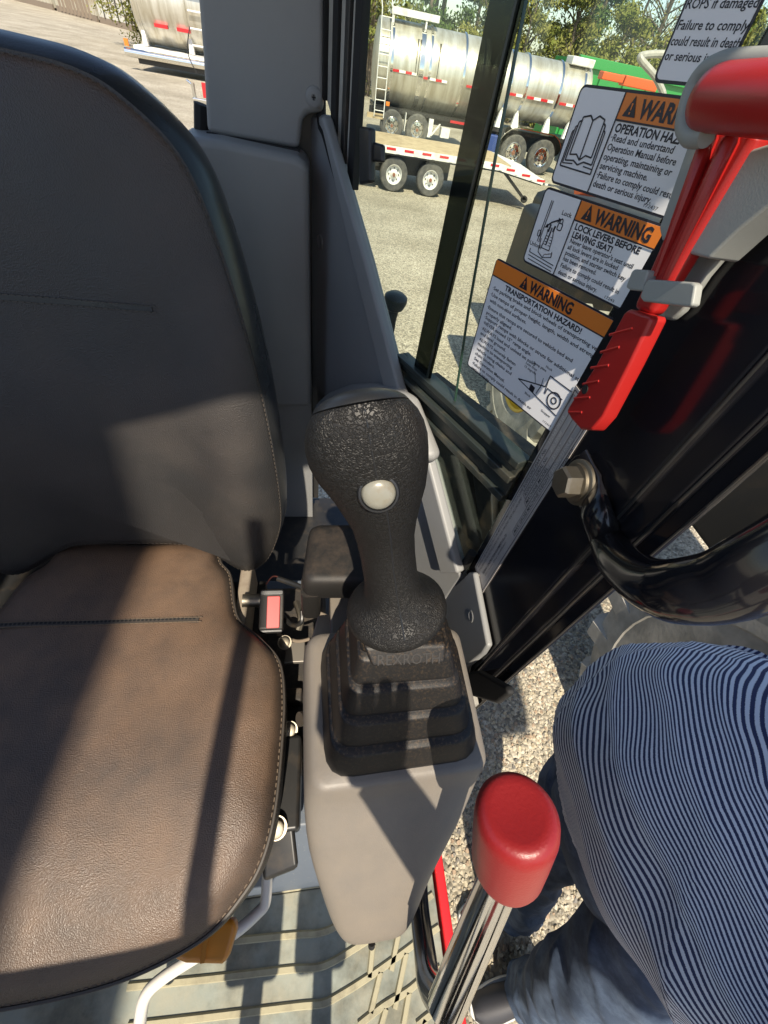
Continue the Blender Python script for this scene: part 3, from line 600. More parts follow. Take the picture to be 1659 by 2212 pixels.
# two travel levers in front of the seat
for k, xx in enumerate((-.118, -.002)):
    e = empty('travel_lever', (xx, -.5, Z(1.05)), 'black travel lever with wide pedal, %s of the pair ahead of the seat' % ('left one' if k == 0 else 'right one'), 'lever', 'travel levers')
    b = MB(); b.tube([(xx, -.50, Z(1.055)), (xx, -.49, Z(.75)), (xx, -.485, Z(.6))], .017, 10); b.obj('stem', M_blackmet, e)
    b = MB(); b.box(xx-.050, xx+.040, -.50, -.46, Z(.62), Z(.50)); b.obj('pedal_pad', M_blackpl, e, bevel=.012)

# door post
prof = [(.25, .334), (.25, .192), (.2555, .187), (.2555, .168), (.261, .165), (.261, .152), (.264, .1505), (.268, .152), (.275, .2), (.275, .345), (.262, .345)]
b = MB(); b.prism([(x, y, Z(1.06)) for x, y in prof], (0, 0, 1.96)); b.obj('door_post', M_blackpaint, EX, bevel=.0025)
for (xx, yy, r) in ((.2525, .1895, .0012), (.2585, .166, .0012), (.2615, .1515, .0010)):
    b = MB(); b.tube([(xx-.0008, yy, Z(1.0)), (xx-.0008, yy, Z(-.8))], r, 8); b.obj('post_seam_bead', M_blackmet, EX)
# glass
GP = [(0.002, -.88), (.634, -.88), (.634, .093), (.451, .238), (.29, .370), (.163, .456), (.002, .578)]
b = MB(); b.prism([wpt(s, h) for s, h in GP], WN*.004); b.obj('window_pane', M_glass, EX, smooth=False)
b = MB(); b.tube(spline([wpt(s, h, .006) for s, h in ((.634, -.85), (.634, -.3), (.634, .06), (.60, .12), (.451, .238), (.29, .372), (.163, .458), (.06, .535), (.015, .56), (.006, .50))], 6), .0075, 8); b.obj('window_seal', M_seal, EX)
M_rail = mat('dusty green rail', (.032, .040, .037), .4, .2, vary=((.10, .09, .065), 20, .5, .72))
for h0, h1, off, m in ((.303, .312, .012, M_rail), (.3125, .326, .006, M_rail), (.3265, .336, .014, M_rail), (.3365, .362, .004, M_rail), (.3625, .372, .010, M_rail)):
    b = MB(); b.prism([wpt(.004, h1+.002, off), wpt(.30, h1+.018, off), wpt(.30, h0+.020, off), wpt(.004, h0, off)], WN*(off+.012)); b.obj('window_rail', m, EX, bevel=.0015)
b = MB(); b.prism([wpt(.213, .335, .004), wpt(.256, .337, .004), wpt(.256, -.86, .004), wpt(.213, -.86, .004)], WN*.003); b.obj('sliding_window_frame', M_smoke, EX, smooth=False)
b = MB(); b.prism([wpt(.2155, .33, .0065), wpt(.2185, .33, .0065), wpt(.2185, -.86, .0065), wpt(.2155, -.86, .0065)], WN*.004); b.obj('frame_bead', M_rail, EX, smooth=False)
b = MB(); b.tube([wpt(.212, -.06, .003), wpt(.196, .06, .003), wpt(.172, .20, .003), wpt(.143, .335, .003)], .0017, 6); b.obj('pane_edge', mat('glass edge', (.02, .05, .035), .2), EX)
# corner mullions of the side window
def diag(s): return .093+.485*(.634-s)/.634-.012
for s0, s1, off, m in ((.634, .617, .010, M_seal), (.616, .590, .003, M_alu), (.589, .572, .009, M_seal), (.571, .552, .004, M_alu), (.551, .538, .008, M_blackmet), (.537, .527, .003, M_alu), (.526, .505, .006, M_seal)):
    b = MB(); b.prism([wpt(s0, diag(s0)-.02, off), wpt(s1, diag(s1)-.02, off), wpt(s1, -.86, off), wpt(s0, -.86, off)], WN*.012); b.obj('window_mullion', m, EX, bevel=.0015)
b = MB(); b.prism([wpx(774, 272, .014), wpx(797, 275, .014), wpx(797, 395, .014), wpx(774, 400, .014)], WN*.012); b.obj('window_latch', M_blackmet, EX, bevel=.004)
b = MB(); b.prism([wpx(798, 305, .008), wpx(823, 312, .008), wpx(823, 352, .008), wpx(798, 348, .008)], WN*.008); b.obj('door_hinge_cover', M_blackmet, EX, bevel=.003)
# outside body under the window
b = MB(); b.prism([wpt(.34, .40, -.09), wpt(-.02, .36, -.09), wpt(-.02, .60, -.09), wpt(.05, .70, -.09), wpt(.16, .60, -.09), wpt(.36, .47, -.09)], WN*.03); b.obj('outer_skirt', M_darkdirt, EX, bevel=.004)
b = MB(); b.prism([wpt(.30, .43, -.07), wpt(.10, .42, -.07), wpt(.02, .55, -.07), wpt(.05, .56, -.07), wpt(.13, .46, -.07), wpt(.30, .46, -.07)], WN*.018); b.obj('skirt_brace', M_blackmet, EX, bevel=.003)
# grey corner pillar cover
Y = .895; pt = [at(428, 0, y=Y), at(438, 120, y=Y), at(447, 287, y=Y), at(646, 323, y=Y), at(653, 262, y=Y), at(662, 247, y=Y), at(699, 243, y=Y), at(700, 0, y=Y)]
top = [Vector((pt[7].x, Y, Z(-.88))), Vector((pt[0].x-.01, Y, Z(-.88)))]
b = MB(); b.prism(pt+top, (0, .10, 0)); b.obj('pillar_cover', M_trim, EX, bevel=.008, seg=3)
p = at(678, 210, y=Y-.0005); b = MB(); b.lathe([(0, .0125), (.003, .0122), (.0042, .010), (.0042, .0035), (.0025, .003), (.0025, .0001)], p, (0, -1, 0), 28); sc = b.obj('trim_screw', M_trim, EX)
b = MB(); b.box(p.x-.0028, p.x+.0028, p.y-.0034, p.y-.0026, p.z-.0008, p.z+.0008); b.box(p.x-.0008, p.x+.0008, p.y-.0035, p.y-.0026, p.z-.0028, p.z+.0028); b.obj('screw_cross', M_seal, sc, smooth=False)
b = MB(); b.tube([at(447, 291, y=Y-.004), at(648, 328, y=Y-.004)], .004, 8); b.obj('pillar_gap', M_seal, EX)
b = MB(); b.tube([at(436, 225, y=.92), at(436, 300, y=.92)], .012, 8); b.obj('rear_window_seal', M_seal, EX)
# rear trim box
Y = .845; b = MB(); b.prism([at(380, 292, y=Y), at(470, 302, y=Y), at(640, 338, y=Y), at(662, 352, y=Y), at(667, 372, y=Y), at(672, 880, y=Y), at(380, 880, y=Y)], (0, .09, 0)); b.obj('rear_trim_box', M_trim, EX, bevel=.013, seg=4)
b = MB(); b.prism([at(380, 800, y=.86), at(672, 800, y=.86), at(676, 1200, y=.86), at(380, 1200, y=.86)], (0, .05, 0)); b.obj('rear_lower_trim', M_trim, EX, smooth=False)
# side trim under the window, stepping down towards the door post
def trimpoly(name, pts, off, thick, m=M_trim, bev=.006, seg=3):
    b = MB(); b.prism([wpx(x, y, off) for x, y in pts], WN*thick); return b.obj(name, m, EX, bevel=bev, seg=seg)
st = trimpoly('side_trim', [(652, 262), (662, 248), (697, 246), (790, 566), (860, 832), (930, 1005), (996, 1250), (960, 1300), (860, 1250), (672, 930), (666, 350)], .012, .02)
trimpoly('side_trim_ledge', [(688, 252), (697, 249), (788, 568), (858, 834), (926, 1005), (988, 1240), (950, 1240), (890, 1010), (826, 832), (760, 566)], .030, .017, bev=.005)
trimpoly('side_trim_shelf', [(674, 875), (700, 850), (745, 832), (790, 830), (838, 842), (870, 862), (925, 1000), (880, 1010), (690, 930)], .046, .034, bev=.016, seg=5)
b = MB(); b.box(-.07, .003, .935, .98, Z(1.05), Z(-.88)); b.obj('corner_post', M_blackmet, EX, smooth=False)
pp = wpx(691, 522, .0125); b = MB(); b.lathe([(.0, .0001), (.0, .008), (.002, .011), (.0005, .0135), (-.002, .014)], pp, -WN, 24)
o = b.obj('grip_recess', mat('recess grey', (.17, .17, .17), .55), EX)
# cover at the foot of the door post
Xp = .238; b = MB(); b.prism([at(x, y, x=Xp) for x, y in ((955, 1262), (985, 1262), (1012, 1236), (1022, 1236), (1052, 1395), (1040, 1414), (1008, 1440), (985, 1520), (930, 1480))], (.010, 0, 0)); fc = b.obj('post_foot_cover', M_trim, EX, bevel=.004, seg=3)
pp = at(1017, 1331, x=Xp); b = MB(); b.lathe([(0, .010), (.0006, .0095), (.0008, .007), (.0002, .006), (.0002, .0001)], pp, (-1, 0, 0), 20); b.obj('cover_plug', M_trim, fc)
b = MB(); b.prism([at(x, y, x=.236) for x, y in ((1000, 1455), (1030, 1448), (1092, 1483), (1097, 1500), (1070, 1520), (1010, 1502))], (.012, 0, 0)); b.obj('door_striker', M_seal, EX, bevel=.004)
b = MB(); b.prism([(.2575, .26, Z(.66)), (.2575, .15, Z(.66)), (.2575, .15, Z(.675)), (.2575, .26, Z(.675))], (-.008, 0, 0)); b.obj('sill_trim', M_alu, EX, smooth=False)
# knob of the outside filler lever, seen through the side window
e = empty('mirror_stalk', wpx(842, 715, -.06), 'small black rubber headed stalk outside the side window', 'stalk')
pb = wpx(840, 722, -.06); pm = wpx(846, 690, -.06); pt_ = wpx(853, 655, -.06)
b = MB(); b.tube([pb, pm, pt_], [.010, .009, .011], 12); b.obj('stem', M_blackmet, e)
b = MB(); d_ = (pt_-pm).normalized(); b.lathe([(-.014, .008), (-.008, .017), (.004, .0215), (.012, .021), (.017, .014), (.018, .0001)], pt_, d_, 20); b.obj('head', M_gripcap, e)

# floor mat with dusty ribs
e = empty('floor_mat', (0, -.2, Z(1.06)), 'dusty grey green rubber floor mat with raised ribs in front of the seat', 'floor mat')
b = MB(); b.box(-.99, .232, -.98, -.061, Z(1.0615), Z(1.052)); b.obj('sheet', M_mat, e, bevel=.002)
def rib(pts, w=.0058, hh=.005):
    P = spline(pts, 6); rings = []
    for i, q in enumerate(P):
        t = (P[min(i+1, len(P)-1)]-P[max(i-1, 0)]).normalized(); n = Vector((-t.y, t.x, 0))
        rings.append([q+n*w, q+n*w*.6+Vector((0, 0, hh)), q-n*w*.6+Vector((0, 0, hh)), q-n*w])
    b = MB(); b.loft(rings); b.obj('rib', M_matrib, e)
def fl(px, py): return at(px, py, h=1.0525)
def zz(x, y): return ((x/1659*900+1000)*K, (y/1836*996+3100)*K)
for pts in ([(-900, 1290), (-300, 1240), (300, 1180), (470, 1170), (560, 1150), (640, 1110), (760, 1030)], [(-900, 1560), (-300, 1500), (300, 1430), (480, 1420), (600, 1380), (800, 1260), (1000, 1130)], [(-900, 1850), (-300, 1780), (350, 1700), (540, 1680), (680, 1610), (900, 1470), (1110, 1320), (1230, 1230), (1330, 1170)],
            [(800, 1840), (980, 1700), (1160, 1590), (1280, 1490), (1400, 1420)], [(1230, 1840), (1330, 1760), (1440, 1690)], [(1290, 920), (1345, 880)], [(1300, 1180), (1390, 1120)]):
    rib([fl(*zz(*q)) for q in pts])
for q0, q1 in (((905, 1250), (880, 1490)), ((1090, 1180), (1040, 1440)), ((960, 1450), (890, 1750)), ((1150, 1310), (1065, 1720)), ((1170, 1600), (1130, 1836)), ((1000, 1720), (950, 1900)), ((1400, 1750), (1380, 1850)), ((1290, 1800), (1260, 1900)), ((1310, 1160), (1300, 1320))):
    rib([fl(*zz(*q0)), (fl(*zz(*q0))+fl(*zz(*q1)))/2, fl(*zz(*q1))])
b = MB(); b.prism([(-.6, -.0605, Z(1.0525)), (.232, -.0605, Z(1.0525)), (.232, -.050, Z(1.045)), (-.6, -.050, Z(1.045))], (0, .008, 0)); b.obj('rear_lip', M_matrib, e, smooth=False)

# ================================================================== the seat
SX = -.30
def mirror(pts): return pts+[(2*SX-x, y) for x, y in reversed(pts[1:-1])]
def closed_spline(pts, n=5):
    P = [Vector((x, y, 0)) for x, y in pts]; N = len(P); out = []
    for i in range(N):
        a, b_, c, d = P[i-1], P[i], P[(i+1) % N], P[(i+2) % N]
        for k in range(n):
            t = k/n; out.append(.5*((2*b_)+(c-a)*t+(2*a-5*b_+4*c-d)*t*t+(3*b_-a-3*c+d)*t**3))
    return out
SEAT = empty('operator_seat', (SX, .2, Z(1.05)), 'black vinyl operator seat with stitched seams and rounded backrest', 'seat')
co = [(-.3, .44), (-.19, .44), (-.165, .40), (-.146, .375), (-.133, .322), (-.119, .289), (-.083, .257), (-.054, .222), (-.044, .173), (-.043, .114), (-.047, .039), (-.059, -.008), (-.081, -.038), (-.114, -.064), (-.17, -.082), (-.227, -.09), (-.3, -.092)]
OUT = closed_spline(mirror(co)); CC = Vector((SX, .165, 0))
def cush_z(x, y, h):
    h += 1.0*max(0, .07-y)**2
    h -= .010*math.exp(-((abs(x-SX)-.205)/.05)**2)*(1 if h < .615 else 0)*max(0, min(1, (.3-y)*6))
    h += .0025*noise.noise(Vector((x*14, y*14, 1)))*(1 if h < .615 else 0)
    return Z(h)
rings = []
for s, h in ((.95, .735), (.985, .72), (1.0, .68), (1.004, .648), (1.0, .632), (.994, .624), (.989, .6225), (.984, .620), (.965, .6115), (.93, .605), (.87, .600), (.78, .597), (.66, .595), (.52, .594), (.36, .594), (.18, .594)):
    rings.append([Vector((CC.x+(p.x-CC.x)*s, CC.y+(p.y-CC.y)*s, cush_z(CC.x+(p.x-CC.x)*s, CC.y+(p.y-CC.y)*s, h))) for p in OUT])
b = MB(); b.loft(rings); cu = b.obj('cushion', M_leather, SEAT, angle=80)
b = MB(); r_ = [q+Vector((0, 0, .001)) for q in rings[5]]; b.tube(r_+[r_[0]], .0022, 6, False); b.obj('piping', M_piping, cu)
def stitches(path, ln, gap, wd, up, name, parent, m=M_thread, lift=.0006):
    b = MB(); acc = 0.0
    for i in range(len(path)-1):
        a, c = path[i], path[i+1]; L = (c-a).length
        if L < 1e-6: continue
        d = (c-a)/L
        while acc < L:
            q = a+d*acc; n = up(q) if callable(up) else up; s = d.cross(n).normalized()*wd
            q = q+n*lift; e_ = d*ln; b.prism([q-s, q-s+e_, q+s+e_, q+s], n*.0007); acc += ln+gap
        acc -= L
    return b.obj(name, m, parent, smooth=False)
ups = Vector((0, 0, 1))
r7 = [q for q in rings[7]]; stitches(r7+[r7[0]], .0045, .003, .0006, ups, 'stitching', cu)
# cross seam of the cushion
sy, shh = .283, .594
P = []
for k in range(41):
    x = -.50+.325*k/40; P.append(Vector((x, sy-.002*(k/40), cush_z(x, sy, .5955)+.0008)))
bb = MB(); rr = []
for q in P: rr.append([q+Vector((0, -.0042, -.002)), q+Vector((0, -.0036, .0011)), q+Vector((0, .0036, .0011)), q+Vector((0, .0042, -.002))])
bb.loft(rr); bb.obj('cross_seam', M_piping, cu)
for dy in (-.0036, .0036): stitches([q+Vector((0, dy, .0008)) for q in P], .006, .0006, .0006, ups, 'seam_thread', cu)
bb = MB()
for k in range(58): bb.lathe([(0, .0019), (.0006, .0019), (.0006, .0001)], Vector((-.495+k*.0055, sy, cush_z(-.495+k*.0055, sy, .5955)+.0018)), (0, 0, 1), 8)
bb.obj('seam_perforation', M_seal, cu)
# backrest
tl = R(14); BA = Vector((0, math.sin(tl), math.cos(tl))); BN = Vector((0, -math.cos(tl), math.sin(tl))); BO = Vector((SX, .415, Z(.6)))
bo = [(-.3, .585), (-.263, .584), (-.213, .580), (-.175, .566), (-.130, .529), (-.104, .467), (-.076, .341), (-.060, .213), (-.054, .089), (-.062, .03), (-.086, -.022), (-.12, -.038), (-.15, -.03), (-.178, -.012), (-.21, .004), (-.25, .008), (-.3, .008)]
BOUT = closed_spline(mirror(bo)); bc = (SX, .27)
def bpt(x, v, n): return BO+Vector((x-SX, 0, 0))+BA*v+BN*n
def bulge(x, v, n):
    dx = abs(x-SX)
    n += .022*math.exp(-((dx-.185)/.045)**2)*max(0, min(1, (.42-v)/.3))
    n -= .010*math.exp(-(dx/.12)**2)*math.exp(-((v-.38)/.15)**2)
    n += .0022*noise.noise(Vector((x*11, v*11, 4)))
    return n
def bring(f):
    out = []
    for p in BOUT:
        ins = .014+.038*max(0, min(1, p.y/.5)); s, n, bl = f(ins)
        x = bc[0]+(p.x-bc[0])*s; v = bc[1]+(p.y-bc[1])*s; out.append(bpt(x, v, bulge(x, v, n) if bl else n+(bulge(x, v, 0)*.8)))
    return out
BR = [bring(f) for f in (lambda i: (.90, -.10, 0), lambda i: (.97, -.092, 0), lambda i: (1.0, -.07, 0), lambda i: (1.006, -.045, 0), lambda i: (1.0, -.024, 0), lambda i: (1-.45*i, -.008, 0), lambda i: (1-.9*i, -.0005, 1), lambda i: (1-i, -.0025, 1), lambda i: (1-1.1*i, .0004, 1),
      lambda i: (1-1.5*i, .003, 1), lambda i: (.95-1.5*i, .006, 1), lambda i: (.86-1.3*i, .009, 1), lambda i: (.74-1.1*i, .011, 1), lambda i: (.62-.9*i, .012, 1), lambda i: (.48-.7*i, .012, 1), lambda i: (.32-.5*i, .012, 1), lambda i: (.15-.2*i, .012, 1))]
b = MB(); b.loft(BR[6:]); bk = b.obj('backrest', M_leather, SEAT, angle=80)
b = MB(); b.loft(BR[:7], True, False); b.obj('side_band', M_leather_side, bk, angle=80)
stitches(BR[8]+[BR[8][0]], .004, .003, .0005, BN, 'stitching', bk, M_stitch)
b = MB(); b.tube(BR[7]+[BR[7][0]], .0012, 6, False); b.obj('seam_groove', M_seal, bk)
v0 = .375; P = [bpt(-.5+.31*k/30, v0-.002*math.sin(k/30*3), bulge(-.5+.31*k/30, v0, .0125)) for k in range(31)]
bb = MB(); bb.loft([[q-BA*.0036-BN*.002, q-BA*.003+BN*.0009, q+BA*.003+BN*.0009, q+BA*.0036-BN*.002] for q in P]); bb.obj('cross_seam', M_leather_side, bk)
for dv in (-.0032, .0032): stitches([q+BA*dv+BN*.0006 for q in P], .005, .0016, .0005, BN, 'seam_thread', bk, M_piping)
M_wire = mat('dull red wire', (.09, .025, .02), .6)
# seat frame, riser, slides
b = MB(); b.box(SX-.20, SX+.20, .0, .42, Z(.86), Z(.725)); b.obj('seat_pan', M_blackmet, SEAT, smooth=False)
b = MB(); b.prism([(-.62, -.0585, Z(1.05)), (-.62, -.045, Z(.98)), (-.62, .005, Z(.90)), (-.62, .03, Z(.86)), (-.62, .5, Z(.86)), (-.62, .5, Z(1.05))], (.78, 0, 0)); b.obj('seat_riser', M_riser, SEAT, bevel=.004)
for hx in (0, ):
    b = MB(); pA = at(575, 1665, h=.70); pB = at(620, 1850, h=.74); b.box(-.075, -.022, .02, .14, Z(.80), Z(.72)); b.prism([(-.080, .05, Z(.72)), (-.030, .03, Z(.72)), (-.022, -.02, Z(.74)), (-.070, -.03, Z(.76))], (0, 0, -.03)); b.obj('slide_bracket', M_blackmet, SEAT, bevel=.006)
for i, (px, py, h, r) in enumerate(((597, 1788, .715, .011), (625, 1577, .73, .010), (615, 1388, .70, .009))):
    q = at(px, py, h=h); b = MB(); b.lathe([(-.02, r*.6), (-.002, r*.6), (-.002, r*1.35), (.0015, r*1.35), (.0015, r), (.009, r), (.010, r*.8), (.010, .0001)], q, (0, -.35, 1), 18); b.obj('mounting_bolt', M_zinc, SEAT)
b = MB(); q = at(690/1.0-35, 1552, h=.58); b.lathe([(0, .009), (.006, .009), (.006, .0001)], q, (-.8, -.2, .5), 14); b.obj('console_bolt', M_zinc, SEAT)
b = MB(); b.box(-.136, -.116, .29, .42, Z(.80), Z(.645)); b.obj('hinge_plate', mat('dusty beige steel', (.26, .22, .17), .6, bump=(300, .2, .001), vary=((.16, .12, .09), 22, .45, .7)), SEAT, bevel=.004)
b = MB(); q = at(640, 1400, h=.72); b.box(q.x-.02, q.x+.015, q.y-.025, q.y+.012, q.z-.01, q.z); b.obj('bolt_plate', mat('dull steel', (.25, .23, .2), .5, .6), SEAT, bevel=.002)
for pts, r, m in ((((600, 1250, .66), (635, 1262, .655), (655, 1270, .65)), .005, M_blackmet), (((575, 1262, .66), (590, 1245, .67), (612, 1250, .69)), .0014, M_wire), (((610, 1330, .70), (630, 1350, .69), (650, 1345, .67), (652, 1320, .66)), .004, M_blackmet), (((600, 1370, .72), (640, 1385, .71), (670, 1380, .70)), .003, M_timber), (((690, 1290, .62), (678, 1310, .64), (676, 1330, .67)), .0016, M_wire), (((640, 1300, .68), (650, 1335, .68), (645, 1360, .69)), .006, M_zinc)):
    b = MB(); b.tube(spline([at(x, y, h=h) for x, y, h in pts], 5), r, 8); b.obj('wire', m, SEAT)
b = MB(); b.box(-.11, .02, .10, .46, Z(1.05), Z(.82)); b.obj('side_rail', M_darkdirt, SEAT, bevel=.01)
for (px, py, w) in ((628, 1500, .02), (632, 1625, .028), (620, 1690, .02)):
    q = at(px, py, h=.79); b = MB(); b.box(q.x-w, q.x+w, q.y-.012, q.y+.012, q.z-.05, q.z); b.obj('slide_stop', M_darkdirt, SEAT, bevel=.004)
# white bent release bar and amber grip under the cushion
e = empty('release_bar', (-.15, -.1, Z(1.05)), 'white bent metal seat release bar curving under the seat front', 'bar')
b = MB(); b.tube(spline([at(585, 1800, h=.86), at(578, 1880, h=.885), at(574, 1945, h=.90), at(560, 1968, h=.905), at(510, 2012, h=.91), at(430, 2062, h=.92), at(355, 2110, h=.93), at(315, 2150, h=.94), at(302, 2212, h=.95), at(290, 2330, h=.95)], 6), .0085, 14); b.obj('bar', M_white, e)
e = empty('amber_lever_grip', at(455, 2040, h=.8), 'translucent amber plastic grip under the front edge of the seat', 'grip')
b = MB(); b.prism([at(x, y, h=.80) for x, y in ((430, 1985), (508, 1985), (509, 2010), (490, 2075), (478, 2084), (400, 2082), (370, 2070))], (0, 0, -.03)); am = b.obj('grip', M_amber, e, bevel=.006, seg=3)
b = MB(); q = at(441, 2052, h=.797); b.box(q.x-.003, q.x+.003, q.y-.012, q.y+.012, q.z, q.z+.0015); b.obj('rib', M_amber, am, bevel=.0006)
# seat belt buckle
e = empty('seat_belt_buckle', at(585, 1320, h=.66), 'black seat belt buckle with red release button beside the seat', 'buckle')
cb = at(587, 1322, h=.635); vd = (C0-cb).normalized(); bx = (Vector((1, 0, 0))-vd*vd.x).normalized(); by = vd.cross(bx)
def bq(u, v, w): return cb+bx*u+by*v+vd*w
def bprism(u0, u1, v0, v1, w0, w1, name, m, par, bev, crn=.004):
    b = MB(); b.prism([bq(u, v, w0) for u, v in rrect((u0+u1)/2, (v0+v1)/2, u1-u0, v1-v0, crn, 3)], vd*(w1-w0)); return b.obj(name, m, par, bevel=bev)
bprism(-.0205, .0195, -.0345, .0375, -.03, 0, 'housing', M_blackpl, e, .003, .006)
bprism(-.0185, -.0085, -.024, .026, .0, .0012, 'slot', M_seal, e, 0, .001)
bprism(-.008, .013, -.026, .026, .0, .0035, 'release_button', mat('red button plastic', (.36, .022, .02), .45), e, .001, .002)
bprism(-.019, .018, .0275, .036, .0, .003, 'end_cap', M_gripcap, e, .0015, .003); bprism(-.019, .018, -.033, -.0275, .0, .003, 'end_cap', M_gripcap, e, .0015, .002)
b = MB(); b.lathe([(0, .011), (.03, .011), (.03, .0001)], bq(-.018, .02, -.012), -bx, 18); b.obj('anchor_bolt', M_zinc, e)

# ================================================================== joystick and its console
CON = empty('joystick_console', (.09, .1, Z(1.05)), 'warm grey plastic console pod under the joystick', 'console')
def rquad(c, r, h, n=5):
    P = [Vector((x, y, 0)) for x, y in c]; out = []
    for i in range(4):
        p = P[i]; a = (P[i-1]-p).normalized(); d = (P[(i+1) % 4]-p).normalized(); ang = a.angle(d); t = r/math.tan(ang/2); s0 = p+a*t; s1 = p+d*t
        for k in range(n+1):
            u = k/n; out.append((1-u)**2*s0+2*u*(1-u)*p+u*u*s1)
    return [Vector((q.x, q.y, Z(h))) for q in out]
# corners: front-left, front-right, back-right, back-left
cr = [(((.004, .048), (.186, .054), (.186, .205), (.000, .205)), .016, .499),
      (((-.002, .043), (.191, .050), (.192, .212), (-.008, .212)), .018, .5015),
      (((-.008, .038), (.193, .044), (.193, .216), (-.014, .216)), .022, .509),
      (((-.012, .032), (.188, .036), (.192, .217), (-.017, .218)), .028, .522),
      (((-.012, .008), (.174, .008), (.188, .218), (-.019, .22)), .030, .545),
      (((-.008, -.020), (.153, -.022), (.182, .218), (-.020, .22)), .032, .575),
      (((.004, -.050), (.132, -.052), (.172, .215), (-.019, .22)), .034, .605),
      (((.016, -.078), (.120, -.078), (.160, .21), (-.017, .22)), .034, .632),
      (((.026, -.092), (.112, -.092), (.152, .21), (-.015, .22)), .030, .652),
      (((.032, -.091), (.108, -.091), (.148, .21), (-.012, .22)), .028, .668),
      (((.036, -.070), (.106, -.070), (.14, .20), (.0, .21)), .028, .69), (((.04, -.03), (.106, -.03), (.13, .19), (.01, .20)), .025, .80), (((.04, .0), (.106, .0), (.13, .19), (.01, .20)), .02, 1.05)]
b = MB(); b.loft([rquad(c, r, h) for c, r, h in cr]); hs = b.obj('housing', M_grey, CON, sub=1)
b = MB(); q = at(803, 2036, h=.668); b.lathe([(0, .004), (.006, .004)], q, (0, -.6, -.8), 12); b.obj('drain_plug', M_seal, hs)
JOY = empty('joystick', (.09, .13, Z(.5)), 'black wrinkled rubber joystick with cream thumb button and stepped rubber boot', 'joystick')
# boot of stepped tiers
def brect(t):
    a = ((.010, .052), (.182, .058), (.182, .200), (.004, .200)); z = ((.044, .146), (.136, .146), (.134, .205), (.046, .205))
    return tuple((p[0]+(q[0]-p[0])*t, p[1]+(q[1]-p[1])*t) for p, q in zip(a, z))
T = [(0.0, .503), (0.0, .499)]
for k in range(4):
    t0, h0 = .25*k, .4985-.0255*k
    T += [(t0+.012, h0-.004), (t0+.135, h0-.0195), (t0+.150, h0-.0222), (t0+.170, h0-.0236), (t0+.225, h0-.0245), (t0+.243, h0-.0250)]
T.append((1.0, .395))
b = MB(); b.loft([rquad(brect(t), .022*(1-t)+.008, h, 4) for t, h in T]); bt = b.obj('boot', M_boot, JOY, angle=50)
# collar with embossed lettering
cf = [at(784, 1398, h=.380), at(966, 1392, h=.380), at(964, 1436, h=.394), at(802, 1444, h=.394)]
b = MB(); b.prism(cf, (0, .05, -.008)); cl = b.obj('collar', M_boot, JOY, bevel=.004, seg=3)
# grip
F = Vector((.0765, .172, Z(.352))); HD = Vector((.0270, .214, Z(.150))); AX = (HD-F).normalized(); E1 = (Vector((1, 0, 0))-AX*AX.x).normalized(); E2 = AX.cross(E1)   # E2 towards the back
def grip_ring(t, rx_, ry_, fwd=0, sh=0, tilt=0, n=40, pw=2.0):
    out = []
    for k in range(n):
        a = 2*math.pi*k/n; c, s = math.cos(a), math.sin(a); u = math.copysign(abs(c)**(2/pw), c); w = math.copysign(abs(s)**(2/pw), s)
        out.append(F+AX*(t+tilt*w*ry_)+E1*(u*rx_+sh)+E2*(w*ry_-fwd))
    return out
GR = [(-0.0180, 0.0300, 0.0300, 0.0000, 0.0000), (-0.0140, 0.0400, 0.0380, 0.0000, 0.0000), (-0.0080, 0.0465, 0.0440, 0.0000, 0.0000), (-0.0020, 0.0490, 0.0465, 0.0000, 0.0000), (0.0050, 0.0480, 0.0455, 0.0000, 0.0000), (0.0110, 0.0430, 0.0410, 0.0000, 0.0000), (0.0170, 0.0350, 0.0340, 0.0000, 0.0000), (0.0240, 0.0290, 0.0290, 0.0000, 0.0000), (0.0340, 0.0258, 0.0262, 0.0000, 0.0000), (0.0500, 0.0240, 0.0245, 0.0000, 0.0000), (0.0750, 0.0235, 0.0242, 0.0000, 0.0005), (0.0980, 0.0240, 0.0248, 0.0010, 0.0010), (0.1160, 0.0258, 0.0262, 0.0030, 0.0020), (0.1332, 0.0294, 0.0282, 0.0060, 0.0020), (0.1508, 0.0338, 0.0302, 0.0080, 0.0020), (0.1684, 0.0384, 0.0328, 0.0090, 0.0000), (0.1794, 0.0398, 0.0340, 0.0090, -0.0010), (0.1893, 0.0398, 0.0340, 0.0088, -0.0010), (0.1981, 0.0382, 0.0332, 0.0080, -0.0010), (0.2058, 0.0350, 0.0312, 0.0070, -0.0010), (0.2113, 0.0308, 0.0282, 0.0062, -0.0010)]
def gtilt(t): return -.60*max(0, min(1, (t-.12)/.095))
def gpow(t): return 2.0+.5*max(0, min(1, (t-.13)/.05))
b = MB(); b.loft([grip_ring(t, x, y, f, s, gtilt(t), pw=gpow(t)) for t, x, y, f, s in GR]); gp = b.obj('grip', M_grip, JOY, angle=80)
b = MB(); b.loft([grip_ring(t, x, y, .0062, -.001, -.60, pw=2.2) for t, x, y in ((0.2114, 0.0301, 0.0275), (0.2119, 0.0307, 0.0281), (0.2149, 0.0284, 0.0260), (0.2179, 0.0246, 0.0222), (0.2203, 0.0196, 0.0176), (0.2221, 0.0138, 0.0125), (0.2231, 0.0080, 0.0072), (0.2234, 0.0030, 0.0027))]); b.obj('top_cap', M_gripcap, gp, angle=80)
b = MB(); sm = []
import bisect
